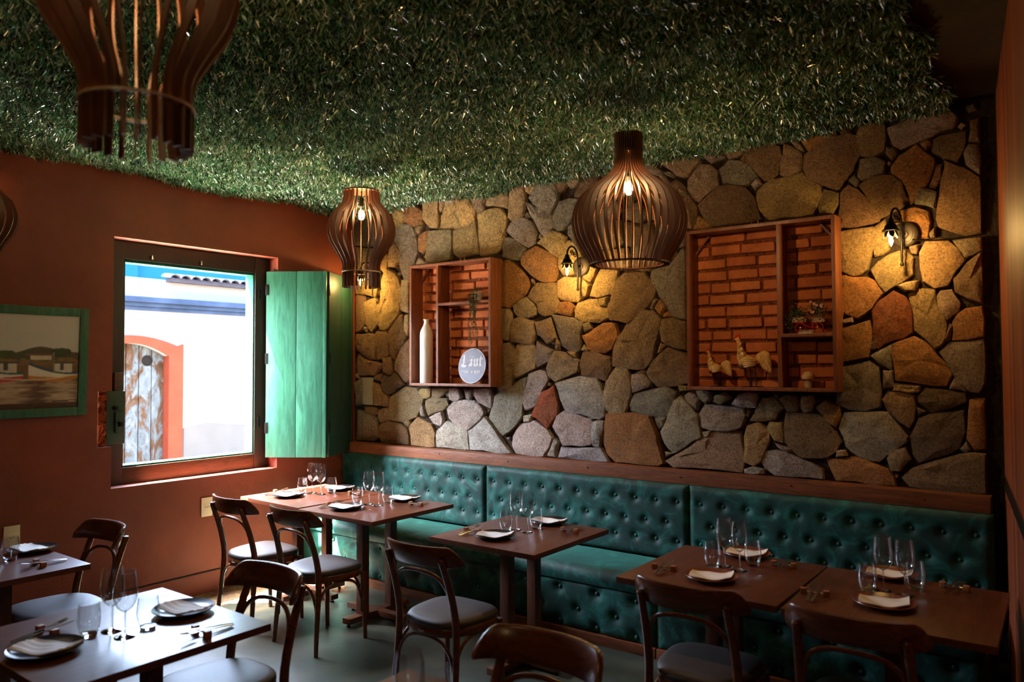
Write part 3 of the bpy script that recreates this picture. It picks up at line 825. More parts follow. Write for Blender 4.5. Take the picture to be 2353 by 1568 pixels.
# ---- windows
def window(name, y0, y1, full=True):
    z0, z1 = .88, 2.632
    oy0, oy1, oz0, oz1 = y0+.132, y1-.135, 1.0, 2.50
    w = empty(name, (XR, (y0+y1)/2, z0)); tag(w, kind='structure')
    def part(n, a, b, mat, bev=.004):
        c = (XR, (y0+y1)/2, z0)
        return MB().box(tuple(p-q for p, q in zip(a, c)), tuple(p-q for p, q in zip(b, c)), bev).build(n, mat, w)
    xa, xb = -5.61, -5.50
    part('frame_stile', (xa, y0, z0+.001), (xb, oy0, z1), MAT['frame'])
    part('frame_stile', (xa, oy1, z0+.001), (xb, y1, z1), MAT['frame'])
    part('frame_head', (xa, oy0, oz1), (xb-.004, oy1, z1), MAT['frame'])
    part('frame_sill_rail', (xa, oy0, z0+.001), (xb-.004, oy1, oz0), MAT['framebot'])
    part('jamb_lining', (xa-.008, oy1-.012, oz0), (xb-.012, oy1+.001, oz1), MAT['teal'], .002)
    part('jamb_lining', (xa-.008, oy0-.001, oz0), (xb-.012, oy0+.012, oz1), MAT['teal'], .002)
    part('rebate_strip', (xa-.008, oy0, oz1-.022), (xb-.012, oy1, oz1), MAT['teal'], .002)
    part('rebate_strip', (xa-.008, oy0, oz0), (xb-.012, oy1, oz0+.014), MAT['teal'], .002)
    if full:
        part('lock_block', (xb, 2.542, 1.175), (xb+.03, oy0+.002, 1.55), MAT['shutdark_shade'])
        part('latch', (xb+.03, 2.60, 1.255), (xb+.045, 2.66, 1.40), MAT['shutdark_shade'], .002)
        part('latch_knob', (xb+.045, 2.62, 1.30), (xb+.065, 2.645, 1.335), MAT['black'], .004)
        part('latch_knob', (xb+.03, 2.59, 1.42), (xb+.05, 2.615, 1.445), MAT['black'], .004)
        part('wood_chock', (xb, 2.60, 1.55), (xb+.025, 2.66, 1.68), MAT['framebot'])
        for yy in (2.86, 3.25): part('hook', (xb-.004, yy, 2.512), (xb+.02, yy+.012, 2.545), MAT['steel'], .002)
        for zz in (1.22, 2.28): part('hinge', (xb, 3.775, zz), (xb+.012, 3.80, zz+.085), MAT['black'], .002)
    return w
window('window_1', 2.538, 3.885)

def shutter(name, p0, p1, z0, z1, mat, label):
    p0, p1 = Vector((p0[0], p0[1], 0)), Vector((p1[0], p1[1], 0)); L = (p1-p0).length
    e = empty(name, (p0.x, p0.y, z0), math.atan2((p1-p0).y, (p1-p0).x)); h = z1-z0
    m = L/2
    for a, b in ((0, m-.002), (m+.002, L-.03)):
        MB().box((a, -.012, 0), (b, .012, h), .003).build('plank', mat, e)
    MB().box((L-.029, -.016, -.002), (L, .016, h+.002), .003).build('edge_stile', mat, e)
    for z in (.18, h-.22): MB().box((.02, .0122, z), (L-.05, .03, z+.07), .003).build('ledge', mat, e)
    for z in (.2, h*.5, h-.2): MB().box((-.006, -.017, z), (.02, -.012, z+.09), .001).build('hinge', MAT['black'], e)
    tag(e, label, 'shutter'); return e
H0, H1, H2 = (-5.455, 3.83), (-5.045, 4.125), (-5.335, 4.645)
shutter('shutter_leaf', H0, H1, .965, 2.515, MAT['shut'], 'pale green plank shutter leaf hinged on the open window frame')
d = np.array(H2)-np.array(H1); d = d/np.linalg.norm(d)
shutter('shutter_leaf', tuple(np.array(H1)+d*.03), H2, .965, 2.515, MAT['shutdark_shade'], 'green plank shutter leaf darkened for shade, folded back towards the stone wall')

# ---- street outside
def street():
    XF = -9.6
    MB().box((-14, -8, -.35), (-5.62, 14, -.15)).build('street', MAT['street'], smooth=0)['kind'] = 'structure'
    h = empty('street_house', (XF, 5, -.15)); tag(h, 'white rendered house with blue cornice and arched plank door across the street', 'house')
    def P(mb, n, m, par=h, smooth=0):
        mb.v = [(a-XF, b-5, c+.15) for a, b, c in mb.v]; return mb.build(n, m, par, smooth=smooth)
    yc, hw, zs = 4.74, .50, 1.86           # door centre, half width, spring height
    def arch(y): return zs + .16*(1-((y-yc)/hw)**2)
    yy = [yc-hw+2*hw*i/16 for i in range(17)]
    # wall made of pieces around the arched door
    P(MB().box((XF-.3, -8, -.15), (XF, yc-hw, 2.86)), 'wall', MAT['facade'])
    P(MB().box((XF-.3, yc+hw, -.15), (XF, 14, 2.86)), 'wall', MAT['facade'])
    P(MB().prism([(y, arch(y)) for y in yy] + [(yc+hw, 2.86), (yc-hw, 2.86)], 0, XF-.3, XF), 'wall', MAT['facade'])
    # terracotta surround
    oy = [yc-.62+1.24*i/16 for i in range(17)]
    top = [(y, 1.99+.13*(1-((y-yc)/.62)**2)) for y in oy]
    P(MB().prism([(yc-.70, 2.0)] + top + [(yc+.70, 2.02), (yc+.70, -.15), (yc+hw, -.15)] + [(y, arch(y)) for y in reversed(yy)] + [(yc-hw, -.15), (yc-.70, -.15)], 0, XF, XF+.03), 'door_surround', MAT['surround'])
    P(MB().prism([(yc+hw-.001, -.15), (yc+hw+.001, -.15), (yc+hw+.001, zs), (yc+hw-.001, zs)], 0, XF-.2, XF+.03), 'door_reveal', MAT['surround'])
    # planks of the door
    k = 6
    for i in range(k):
        a, b = yc-hw+2*hw*i/k+.006, yc-hw+2*hw*(i+1)/k-.006
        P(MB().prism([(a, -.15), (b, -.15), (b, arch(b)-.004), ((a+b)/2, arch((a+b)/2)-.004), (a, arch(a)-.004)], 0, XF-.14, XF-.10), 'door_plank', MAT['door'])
    P(MB().box((XF-.16, yc-hw, -.15), (XF-.145, yc+hw, 1.95)), 'door_backing', MAT['dark'])
    v = MB().lathe([(.07, 0), (.07, .012), (.055, .012), (.055, .002)], 16).xf(Matrix.Translation((XF-.10, 5.013, 1.80)) @ Matrix.Rotation(math.radians(90), 4, 'Y'))
    vo = P(v, 'vent_ring', MAT['ventblack'])
    P(MB().lathe([(.055, 0), (.055, .004)], 16, cap1=True).xf(Matrix.Translation((XF-.10, 5.013, 1.80)) @ Matrix.Rotation(math.radians(90), 4, 'Y')), 'vent_grille', MAT['ventblack'])
    # cornice: stacked mouldings
    for z0, z1, d in ((2.44, 2.49, .05), (2.49, 2.54, .09), (2.54, 2.61, .14)):
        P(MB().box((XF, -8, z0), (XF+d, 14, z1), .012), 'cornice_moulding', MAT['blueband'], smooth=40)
    # lower rough render with a wavy upper edge
    pts = [(5.46+.35*i, .90+.05*math.sin(i*1.3)+.03*math.sin(i*2.9)) for i in range(22)]
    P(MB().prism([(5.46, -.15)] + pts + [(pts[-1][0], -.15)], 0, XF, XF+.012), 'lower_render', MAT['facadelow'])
    # eave of roof tiles above the wall
    tl = None
    for i in range(26):
        y = 5.24+i*.145
        tb = MB()
        ring = [(.072*math.cos(a), .05*math.sin(a)) for a in [math.pi*j/8 for j in range(9)]]
        inner = [(.058*math.cos(a), .038*math.sin(a)) for a in [math.pi*j/8 for j in range(9)]]
        poly = ring + inner[::-1]
        if tl is None:
            tb.prism(poly, 0, -.06, .17); tl = tb.mesh('roof_tile')
        o = link_mesh('roof_tile', tl, MAT['tile'], h, (0, y-5, 2.90+.15)); o.rotation_euler = (0, math.radians(8), 0)
    P(MB().box((XF-.02, 5.2, 2.83), (XF+.12, 9.2, 2.885), .01), 'eave_board', MAT['tile'])
    b = empty('blue_house', (-10.3, 5, -.15)); tag(b, 'bright blue house wall rising above the roof tiles across the street', 'house')
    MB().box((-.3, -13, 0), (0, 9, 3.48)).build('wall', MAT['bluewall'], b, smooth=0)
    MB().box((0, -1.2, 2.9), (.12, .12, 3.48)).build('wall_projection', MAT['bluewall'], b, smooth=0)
    MB().box((.12, -.85, 2.9), (.13, -.84, 3.48)).build('wall_groove', MAT['blueband'], b, smooth=0)
street()

# ================================================================== BANQUETTES
def banquette(x0, x1, label):
    W = x1-x0; root = empty('banquette', ((x0+x1)/2, 4.09, 0)); ox, oy = (x0+x1)/2, 4.09
    tag(root, label, 'banquette', 'green velvet banquettes along the stone wall')
    hw = W/2-.004
    def tuft(name, u0, u1, v0, v1, btn, fn, amp, rad, nx, nz):
        vs, fs = [], []
        for j in range(nz+1):
            for i in range(nx+1):
                u = u0+(u1-u0)*i/nx; v = v0+(v1-v0)*j/nz
                e = min(u-u0, u1-u, v-v0, v1-v); edge = max(0, 1-e/.035)
                d = .022*edge*edge
                for bu, bv in btn:
                    r2 = ((u-bu)**2+(v-bv)**2)/(rad*rad)
                    if r2 < 9: d += amp*math.exp(-r2*1.2)
                d += .0035*mnoise.noise(Vector((u*9+x0, v*9, 0)))
                vs.append(fn(u, v, d))
        for j in range(nz):
            for i in range(nx):
                a = j*(nx+1)+i; fs.append((a, a+1, a+nx+2, a+nx+1))
        # rim to close the cushion to the back
        def rim(idx):
            n0 = len(vs)
            for k in idx:
                u = u0+(u1-u0)*(k % (nx+1))/nx; v = v0+(v1-v0)*(k//(nx+1))/nz; vs.append(fn(u, v, .075))
            for q in range(len(idx)): fs.append((idx[q], idx[(q+1) % len(idx)], n0+(q+1) % len(idx), n0+q))
        idx = list(range(nx+1)) + [(j+1)*(nx+1)-1 for j in range(1, nz+1)] + [nz*(nx+1)+i for i in range(nx-1, -1, -1)] + [j*(nx+1) for j in range(nz-1, 0, -1)]
        rim(idx)
        return MB().add(vs, fs).build(name, MAT['velvet'], root, smooth=60)
    bt = []
    for r, z in enumerate((.838, .703, .584)):
        k = 11 if r != 1 else 10
        for i in range(k): bt.append((-hw+.075+(2*hw-.15)*((i+(0 if r != 1 else .5))/10), z))
    back = lambda u, v, d: (u, 4.565-oy+d, v)
    o = tuft('back_cushion', -hw, hw, .462, .950, bt, back, .020, .030, 128, 38)
    bm = MB().lathe([(.0001, -.006), (.008, -.005), (.0125, -.001), (.013, .004)], 10).xf(Matrix.Rotation(math.radians(-90), 4, 'X')).mesh('button')
    for u, v in bt: link_mesh('button', bm, MAT['velvet'], root, (u, 4.565-oy+.015, v))
    # seat: rounded slab
    prof = [(.0, .36), (-.012, .40), (-.006, .435), (.02, .458), (.06, .465), (.30, .466), (.475, .46), (.475, .37)]
    sv, sf = [], []; NX = 60
    for i in range(NX+1):
        u = -hw+2*hw*i/NX; e = min(u+hw, hw-u)
        for (a, b) in prof:
            k = max(0, 1-e/.03); bb = b-.012*k*k*(b > .38) + .004*mnoise.noise(Vector((u*6+x0, a*8, 3)))*(b > .44)
            sv.append((u, a+.008*k*k*(a < .1), bb))
    n = len(prof)
    for i in range(NX):
        for j in range(n): sf.append((i*n+j, (i+1)*n+j, (i+1)*n+(j+1) % n, i*n+(j+1) % n))
    sf.append(tuple(range(n))); sf.append(tuple(NX*n+j for j in reversed(range(n))))
    MB().add(sv, sf).build('seat_cushion', MAT['velvet'], root, smooth=50)
    ft = []
    for r, z in enumerate((.305, .187, .075+.02)):
        for i in range(6):
            u = -hw+.17+(2*hw-.3)*((i+(.5 if r == 1 else 0))/5)
            if u < hw-.04: ft.append((u, z))
    front = lambda u, v, d: (u, .006+d*.8, v)
    tuft('front_panel', -hw, hw, .062, .372, ft, front, .026, .040, 96, 22)
    for u, v in ft: link_mesh('button', bm, MAT['velvet'], root, (u, .006+.015, v))
    MB().box((-hw, .0, .0), (hw, .03, .06), .003).build('plinth', MAT['rail'], root)
    MB().box((-hw, .06, .02), (hw, .49, .365)).build('carcass', MAT['dark'], root, smooth=0)
    return root
BX = [XR+.004, -3.71, -2.04, -.385]
banquette(BX[0], BX[1], 'tufted green velvet banquette section running into the red wall corner')
banquette(BX[1], BX[2], 'tufted green velvet banquette section in the middle of the stone wall')
banquette(BX[2], BX[3], 'tufted green velvet banquette section ending at the wooden wall')

# ================================================================== TABLES
TZ = .75
def make_table(sx, sy):
    t = empty('dining_table')
    MB().box((-sx/2, -sy/2, TZ-.028), (sx/2, sy/2, TZ), .003).build('tabletop', MAT['table'], t)
    for s in (-1, 1):
        MB().box((-.03, s*.13-.03, .055), (.03, s*.13+.03, TZ-.05), .003).build('post', MAT['tleg'], t)
    for s in (-1, 1): MB().box((-.27, s*.13-.03, TZ-.05), (.27, s*.13+.03, TZ-.0281), .003).build('batten', MAT['tleg'], t)
    MB().box((-.035, -.275, .018), (.035, .275, .0555), .004).build('foot_bar', MAT['tleg'], t)
    MB().box((-.27, -.032, .0185), (.27, .032, .055), .004).build('cross_bar', MAT['tleg'], t)
    for x, y in ((0, -.25), (0, .25), (-.245, 0), (.245, 0)):
        MB().lathe([(.012, 0), (.014, .004), (.006, .008), (.005, .02)], 10, (x, y, 0), cap0=True).build('glide', MAT['steel'], t)
    return t
TABLES = {  # centre x, y, rotation, phrase, label
 'T1': (-4.675, 3.70, -.045, 'the corner table', 'brown wooden dining table standing closest to the red wall and banquette corner'),
 'T2': (-3.925, 3.655, 0.0, 'the table joined to the corner table', 'brown wooden dining table pushed against the corner table'),
 'T3': (-2.635, 3.575, 0.0, 'the lone middle banquette table', 'brown wooden dining table standing alone at the middle banquette'),
 'T4': (-1.375, 3.48, 0.0, 'the table second from the wooden wall', 'dark brown dining table at the banquette, second from the wooden wall'),
 'T5': (-.632, 3.475, 0.02, 'the table touching the wooden wall', 'dark brown dining table at the banquette, touching the wooden wall'),
 'T6': (-2.87, 1.385, 0.0, 'the window-reflecting open-floor table', 'brown wooden open-floor table whose glossy top reflects the window'),
 'T7': (-4.305, 1.385, 0.0, 'the table near the harbour painting', 'brown wooden dining table near the harbour painting'),
 'T8': (-1.39, 1.39, 0.0, 'the open-floor table with only wine glasses showing', 'brown wooden open-floor table facing the middle banquette'),
}
tab0 = make_table(.73, .765)
first = True
for k, (x, y, rz, ph, lb) in TABLES.items():
    t = tab0 if first else dup(tab0); first = False
    t.location = (x, y, 0); t.rotation_euler = (0, 0, rz)
    if k == 'T6': t.scale = (1.08, 1, 1)
    tag(t, lb, 'table', 'wooden dining tables')

# ================================================================== CHAIRS
def bez(p0, p1, p2, p3, n):
    out = []
    for i in range(n+1):
        t = i/n; a = (1-t)
        out.append(tuple(a**3*p0[k]+3*a*a*t*p1[k]+3*a*t*t*p2[k]+t**3*p3[k] for k in range(3)))
    return out
def seat_outline(gx, gy, n=40):
    # rounded trapezoid, wider at the front (+y)
    pts = []
    for i in range(n):
        a = 2*math.pi*i/n; c, s = math.cos(a), math.sin(a); e = .62
        x = math.copysign(abs(c)**e, c); y = math.copysign(abs(s)**(.62 if s > 0 else .8), s)
        pts.append((x*gx*(1+.09*y), y*gy))
    return pts
def make_chair():
    ch = empty('bentwood_chair')
    W = MAT['chair']
    for s in (-1, 1):
        pts = bez((s*.212, -.205, 0), (s*.20, -.195, .2), (s*.190, -.16, .40), (s*.188, -.175, .50), 8) + bez((s*.188, -.175, .50), (s*.186, -.195, .62), (s*.182, -.235, .72), (s*.178, -.268, .80), 6)[1:]
        rad = [.013+.006*min(1, i/6) if i < 9 else .019-.003*(i-8)/6 for i in range(len(pts))]
        m = MB().tube(pts, rad, 10)
        p = Vector(pts[-1]); m.lathe([(.016, 0), (.013, .008), (.0001, .012)], 10, (p.x, p.y, p.z-.001))
        m.build('rear_leg', W, ch)
        MB().tube([(s*.190, .190, 0), (s*.188, .183, .2), (s*.180, .175, .42)], [.013, .016, .019], 10).build('front_leg', W, ch)
    # seat ring
    o = seat_outline(.205, .205)
    n = len(o); vs = []; fs = []
    for k, z in ((.99, .405), (1.0, .41), (1.0, .440), (.985, .444)):
        vs += [(x*k, y*k, z) for x, y in o]
    for a in range(3):
        for j in range(n): fs.append((a*n+j, a*n+(j+1) % n, (a+1)*n+(j+1) % n, (a+1)*n+j))
    fs.append(tuple(reversed(range(n)))); fs.append(tuple(3*n+j for j in range(n)))
    MB().add(vs, fs).build('seat_frame', W, ch)
    vs = []; fs = []
    rr = [(.985, .4442), (1.005, .452), (1.0, .464), (.96, .474), (.85, .482), (.55, .487), (.2, .488)]
    for k, z in rr: vs += [(x*k, y*k, z) for x, y in o]
    for a in range(len(rr)-1):
        for j in range(n): fs.append((a*n+j, a*n+(j+1) % n, (a+1)*n+(j+1) % n, (a+1)*n+j))
    fs.append(tuple(reversed(range(n)))); fs.append(tuple((len(rr)-1)*n+j for j in range(n)))
    MB().add(vs, fs).build('seat_pad', MAT['pad'], ch, smooth=60)
    # curved backrest board
    NX = 32; vs = []; fs = []
    def plan(t):
        a = t*1.40; return .236*math.sin(a), -.282+.13*(1-max(0.0, math.cos(a))**.9)
    for i in range(NX+1):
        t = -1+2*i/NX; x, y = plan(t); at = abs(t)
        xa, ya = plan(max(-1, t-.01)); xb, yb = plan(min(1, t+.01)); L = math.hypot(xb-xa, yb-ya)
        nx_, ny_ = -(yb-ya)/L*.0105, (xb-xa)/L*.0105
        top = .862-.074*max(0, (at-.66)/.34)**2.0; bot = .757+.004*at*at
        for sgn in (-1, 1):
            for z in (bot, bot+.006, (bot+top)/2, top-.006, top):
                k = .5 if z in (bot, top) else 1
                lean = -(z-.80)*.28
                vs.append((x+sgn*nx_*k, y+sgn*ny_*k+lean, z))
    m = 10
    order = [0, 1, 2, 3, 4, 9, 8, 7, 6, 5]
    for i in range(NX):
        for q in range(m):
            a, b = order[q], order[(q+1) % m]; fs.append((i*m+a, i*m+b, (i+1)*m+b, (i+1)*m+a))
    fs.append(tuple(order)); fs.append(tuple(NX*m+q for q in reversed(order)))
    MB().add(vs, fs).build('backrest', W, ch, smooth=50)
    # bentwood hoop under the backrest
    pts = bez((-.178, -.182, .53), (-.176, -.212, .68), (-.15, -.242, .73), (0, -.248, .73), 9)
    pts += [(-x, y, z) for x, y, z in reversed(pts[:-1])]
    MB().tube(pts, .0095, 8).build('back_hoop', W, ch)
    # bentwood arches below the seat
    def arch(a, b, top, n=8):
        a, b = Vector(a), Vector(b); c = (a+b)/2
        q = bez(a, (a.x, a.y, top*.92), (a.x*.6+c.x*.4, a.y*.6+c.y*.4, top), (c.x, c.y, top), n)
        q2 = bez(b, (b.x, b.y, top*.92), (b.x*.6+c.x*.4, b.y*.6+c.y*.4, top), (c.x, c.y, top), n)
        return q + list(reversed(q2[:-1]))
    RL, RR, FL, FR = (-.192, -.186, .17), (.192, -.186, .17), (-.176, .172, .17), (.176, .172, .17)
    for a, b in ((RL, RR), (RL, FL), (RR, FR), (FL, FR)):
        MB().tube(arch(a, b, .397), .0085, 8).build('leg_arch', W, ch)
    t = text_mesh('Gami', .017, .0004)
    o = link_mesh('maker_mark', t, MAT['ink'], ch, (-.03, -.2062, .417)); o.rotation_euler = (math.radians(90), 0, 0)
    return ch

def text_mesh(s, size, ext, shear=0.0, sx=1.0, off=0.0):
    c = bpy.data.curves.new('t', 'FONT'); c.body = s; c.size = size; c.extrude = ext; c.shear = shear; c.offset = off; c.align_x = 'LEFT'
    o = bpy.data.objects.new('t', c); COL.objects.link(o)
    dg = bpy.context.evaluated_depsgraph_get(); me = bpy.data.meshes.new_from_object(o.evaluated_get(dg))
    bpy.data.objects.remove(o, do_unlink=True); bpy.data.curves.remove(c)
    if sx != 1.0: me.transform(Matrix.Diagonal((sx, 1, 1, 1)))
    return me

CH = [ # x, y, rz (0 faces the stone wall), label
 (-4.52, 3.15, -.05, 'dark bentwood chair at the corner table, beside the red wall outlet'),
 (-3.872, 3.14, -.03, 'dark bentwood chair at the table joined to the corner table'),
 (-2.62, 2.945, .0, 'dark bentwood chair pulled back from the lone middle banquette table'),
 (-1.288, 3.07, 0.02, 'brown bentwood chair at the table second from the wooden wall'),
 (-.67, 3.065, .02, 'brown bentwood chair at the table touching the wooden wall'),
 (-2.795, 1.752, math.pi, 'dark bentwood chair tucked under the open-floor table that reflects the window'),
 (-4.33, 1.775, math.pi, 'dark bentwood chair tucked under the table near the harbour painting'),
 (-1.385, 1.76, math.pi, 'brown bentwood chair at the open-floor table with wine glasses, its back to the banquette'),
 (-2.76, 1.018, 0.0, 'bentwood chair across the open-floor table from the tucked chair, only its back edge showing'),
]
ch0 = make_chair()
for i, (x, y, rz, lb) in enumerate(CH):
    c = ch0 if i == 0 else dup(ch0)
    c.location = (x, y, 0); c.rotation_euler = (0, 0, rz); tag(c, lb, 'chair', 'bentwood dining chairs')

# ================================================================== PENDANT LAMPS AND SCONCES
def interp(prof, z):
    for (r0, z0), (r1, z1) in zip(prof, prof[1:]):
        lo, hi = min(z0, z1), max(z0, z1)
        if lo <= z <= hi: return r0+(r1-r0)*(z-z0)/(z1-z0 if z1 != z0 else 1)
    return prof[0][0] if abs(z-prof[0][1]) < abs(z-prof[-1][1]) else prof[-1][0]
def smooth_profile(prof, n):
    # Catmull-Rom through (r, z)
    P = [prof[0]]+list(prof)+[prof[-1]]; out = []
    m = len(prof)-1
    for i in range(m):
        p0, p1, p2, p3 = P[i], P[i+1], P[i+2], P[i+3]
        for k in range(n):
            t = k/n
            out.append(tuple(.5*((2*p1[q])+(-p0[q]+p2[q])*t+(2*p0[q]-5*p1[q]+4*p2[q]-p3[q])*t*t+(-p0[q]+3*p1[q]-3*p2[q]+p3[q])*t**3) for q in (0, 1)))
    out.append(prof[-1]); return out

def bulb(parent, z, size=1.0, watts=10):
    MB().lathe([(.0135*size, z+.11*size), (.0135*size, z+.055*size)], 14, cap0=True).build('socket', MAT['black'], parent)
    g = MB().lathe([(.013*size, z+.056*size), (.018*size, z+.04*size), (.029*size, z+.012*size), (.031*size, z-.01*size), (.024*size, z-.034*size), (.010*size, z-.046*size), (.0001, z-.048*size)], 18).build('bulb', MAT['glass'], parent)
    fl = MB()
    for k in range(4):
        a = k*math.pi/2; fl.tube([(.008*size*math.cos(a), .008*size*math.sin(a), z+.025*size), (.009*size*math.cos(a+.5), .009*size*math.sin(a+.5), z-.022*size)], .0028*size, 6)
    fl.build('filament', MAT['filament'], g)
    l = bpy.data.lights.new('pendant_light', 'POINT'); l.energy = watts; l.color = (1, .58, .24); l.shadow_soft_size = .03
    lo = bpy.data.objects.new('pendant_light', l); COL.objects.link(lo); lo.parent = parent; lo.location = (0, 0, z)

def pendant(name, loc, prof, nrib, depth, ring_z, bulb_z, top_disc, label, thick=.0045, watts=10, mat=None):
    x, y, z = loc; e = empty(name, loc); tag(e, label, 'pendant lamp'); mat = mat or MAT['lamp']
    pr = smooth_profile(prof, 5)
    inner = [(max(.012, r-depth*(.75+.25*math.sin(i/len(pr)*math.pi))), zz) for i, (r, zz) in enumerate(pr)]
    poly = pr + inner[::-1]
    n = len(pr); vs = []; fs = []
    for s in (-thick/2, thick/2):
        vs += [(r, s, zz) for r, zz in pr] + [(r, s, zz) for r, zz in inner]
    for i in range(n-1):
        fs.append((i, i+1, n+i+1, n+i)); fs.append((2*n+i+1, 2*n+i, 3*n+i, 3*n+i+1))
        fs.append((i+1, i, 2*n+i, 2*n+i+1)); fs.append((n+i, n+i+1, 3*n+i+1, 3*n+i))
    fs.append((0, n, 3*n, 2*n)); fs.append((n-1, 2*n+n-1, 3*n+n-1, n+n-1))
    me = MB().add(vs, fs).mesh('rib', 30)
    for k in range(nrib): link_mesh('rib', me, mat, e, rz=2*math.pi*(k+.5)/nrib)
    for rz_, ro, ri in ring_z:
        MB().lathe([(ri, rz_-.003), (ro, rz_-.003), (ro, rz_+.003), (ri, rz_+.003), (ri, rz_-.003)], 40).build('ring', MAT['ringglint'] if top_disc else mat, e)
    zt = max(p[1] for p in prof)
    if top_disc: MB().lathe([(.008, zt-.004), (top_disc, zt-.004), (top_disc, zt+.004), (.008, zt+.004), (.008, zt-.004)], 36).build('top_disc', mat, e)
    else: MB().lathe([(.006, zt-.10), (.064, zt-.10), (.064, zt-.09), (.006, zt-.09), (.006, zt-.10)], 30).build('top_disc', mat, e)
    MB().tube([(0, 0, bulb_z+.10), (0, 0, ZC-z-.02)], .003, 8).build('cord', MAT['black'], e)
    MB().lathe([(.0001, ZC-z-.03), (.045, ZC-z-.025), (.05, ZC-z-.002)], 20).build('ceiling_rose', MAT['black'], e)
    bulb(e, bulb_z, 1.0, watts)
    return e
PR2 = [(.119, .654), (.130, .577), (.178, .52), (.207, .481), (.229, .396), (.212, .311), (.161, .226), (.130, .165), (.127, .10), (.127, 0)]
PR3 = [(.073, .68), (.073, .60), (.073, .54), (.0915, .485), (.167, .424), (.244, .364), (.279, .304), (.294, .232), (.283, .154), (.253, .093), (.217, .033), (.203, 0)]
p2 = onz(831, 375, 3.1); p3 = onz(1443, 225, 3.1)
pendant('pendant_lamp', (float(p2[0]), float(p2[1]), 2.252), PR2, 22, .038, [(.103, .129, .115)], .50, .117, 'vase-shaped slatted wooden pendant lamp hanging near the green shutters', watts=11)
pendant('pendant_lamp', (float(p3[0]), float(p3[1]), 2.232), PR3, 40, .034, [(.006, .205, .172)], .405, 0, 'round onion-shaped slatted wooden pendant lamp with a tall neck', watts=12)
q = _C + ray(315, 340)*1.83
pendant('pendant_lamp', (float(q[0]), float(q[1]), 2.245), PR2, 22, .038, [(.103, .129, .115)], .50, .117, 'vase-shaped slatted wooden pendant lamp hanging over the open floor between the tables', watts=5)
q = _C + ray(-60, 520)*4.6
pendant('pendant_lamp', (-.75, -.9, 2.245), PR2, 22, .038, [(.103, .129, .115)], .50, .117, 'vase-shaped slatted wooden pendant lamp added at the unseen end of the room to warm the chair backs', watts=10)  # added lamp, never in view; throws warm light on the chair backs
pendant('pendant_lamp', (float(q[0]), float(q[1]), 2.245), PR2, 22, .038, [(.103, .129, .115)], .50, .117, 'slatted wooden pendant lamp above the table near the harbour painting', watts=1.5)

def sconce(loc, rz, label):
    e = empty('wall_sconce', loc, rz); tag(e, label, 'wall lamp', 'black iron wall sconces')
    RX = Matrix.Rotation(math.radians(90), 4, 'X')
    MB().lathe([(.0001, .022), (.02, .021), (.024, .016), (.045, .014), (.049, .018), (.062, .016), (.070, .008), (.070, -.02)], 32).xf(RX).build('back_plate', MAT['iron_disc'], e)
    arm = [(0, -.052, -.17)] + [(0, -.052, z) for z in (-.1, 0, .055)] + [(0, -.052-.07*(1-math.cos(a)), .06+.072*math.sin(a)) for a in [math.pi*k/10 for k in range(1, 11)]] + [(0, -.192, .055)]
    MB().tube(arm, .0065, 10).build('arm', MAT['black'], e)
    MB().lathe([(.0001, -.012), (.010, -.006), (.010, .004), (.0065, .010)], 10, (0, -.052, -.17)).build('arm_finial', MAT['black'], e)
    MB().tube([(0, -.015, 0), (0, -.052, 0)], .009, 10).build('arm_stub', MAT['black'], e)
    for s, cy, cz in ((1, -.085, .075), (-1, -.125, .085)):
        pts = []
        for k in range(22):
            a = k/21*math.pi*3.2; r = .024*(1-k/26)
            pts.append((0, cy+s*r*math.cos(a), cz+r*math.sin(a)))
        MB().tube(pts, .003, 6).build('scroll', MAT['black'], e)
    hd = [(.008, .070), (.016, .062), (.014, .055), (.022, .046), (.019, .040), (.030, .028), (.033, .014), (.045, .004), (.044, .0), (.028, .004), (.0001, .004)]
    MB().lathe(hd, 24, (0, -.192, 0)).build('lamp_holder', MAT['black'], e)
    pe = MB()
    for k in range(6):
        a = k*math.pi/3; c, s_ = math.cos(a), math.sin(a)
        prof = [(.020, .002, .012), (.030, -.014, .015), (.034, -.028, .010), (.040, -.038, .002)]
        vs = []
        for r, z, w_ in prof:
            for t in (-w_, w_): vs.append((r*c-t*s_, -.192+r*s_+t*c, z))
        pe.add(vs, [(0, 1, 3, 2), (2, 3, 5, 4), (4, 5, 7, 6)])
    pe.build('petal_collar', MAT['iron_disc'], e)
    b = MB().lathe([(.010, -.006), (.016, -.03), (.017, -.045), (.012, -.066), (.005, -.082), (.0001, -.086)], 16, (0, -.192, 0)).build('bulb', MAT['glass'], e)
    MB().lathe([(.0001, -.016), (.006, -.024), (.0085, -.045), (.006, -.064), (.0001, -.076)], 12, (0, -.192, 0)).build('filament', MAT['flame'], b)
    l = bpy.data.lights.new('sconce_light', 'POINT'); l.energy = 9.0; l.color = (1, .60, .18); l.shadow_soft_size = .02
    lo = bpy.data.objects.new('sconce_light', l); COL.objects.link(lo); lo.parent = e; lo.location = (0, -.192, -.05)
    return e
a = ony(866, 640, 4.70); sconce((float(a[0]), 4.70, float(a[2])), 0, 'black iron wall sconce half hidden behind the pendant by the shutters')
a = ony(1336, 613, 4.70); sconce((float(a[0]), 4.70, float(a[2])), 0, 'black iron gooseneck wall sconce between the two wall shelves')
a = ony(2080, 540, 4.70); s3 = sconce((float(a[0]), 4.70, float(a[2])), -.2, 'black iron wall sconce between the hen shelf and the wooden wall')
pts = [ony(x, y, 4.672) for x, y in ((2096, 551), (2120, 553), (2150, 552), (2190, 549), (2230, 543), (2268, 537))]
tag(MB().tube([tuple(map(float, p)) for p in pts], .0042, 6).build('power_cable', MAT['black']), 'thin dark cable running from the sconce to the wooden wall', 'cable')

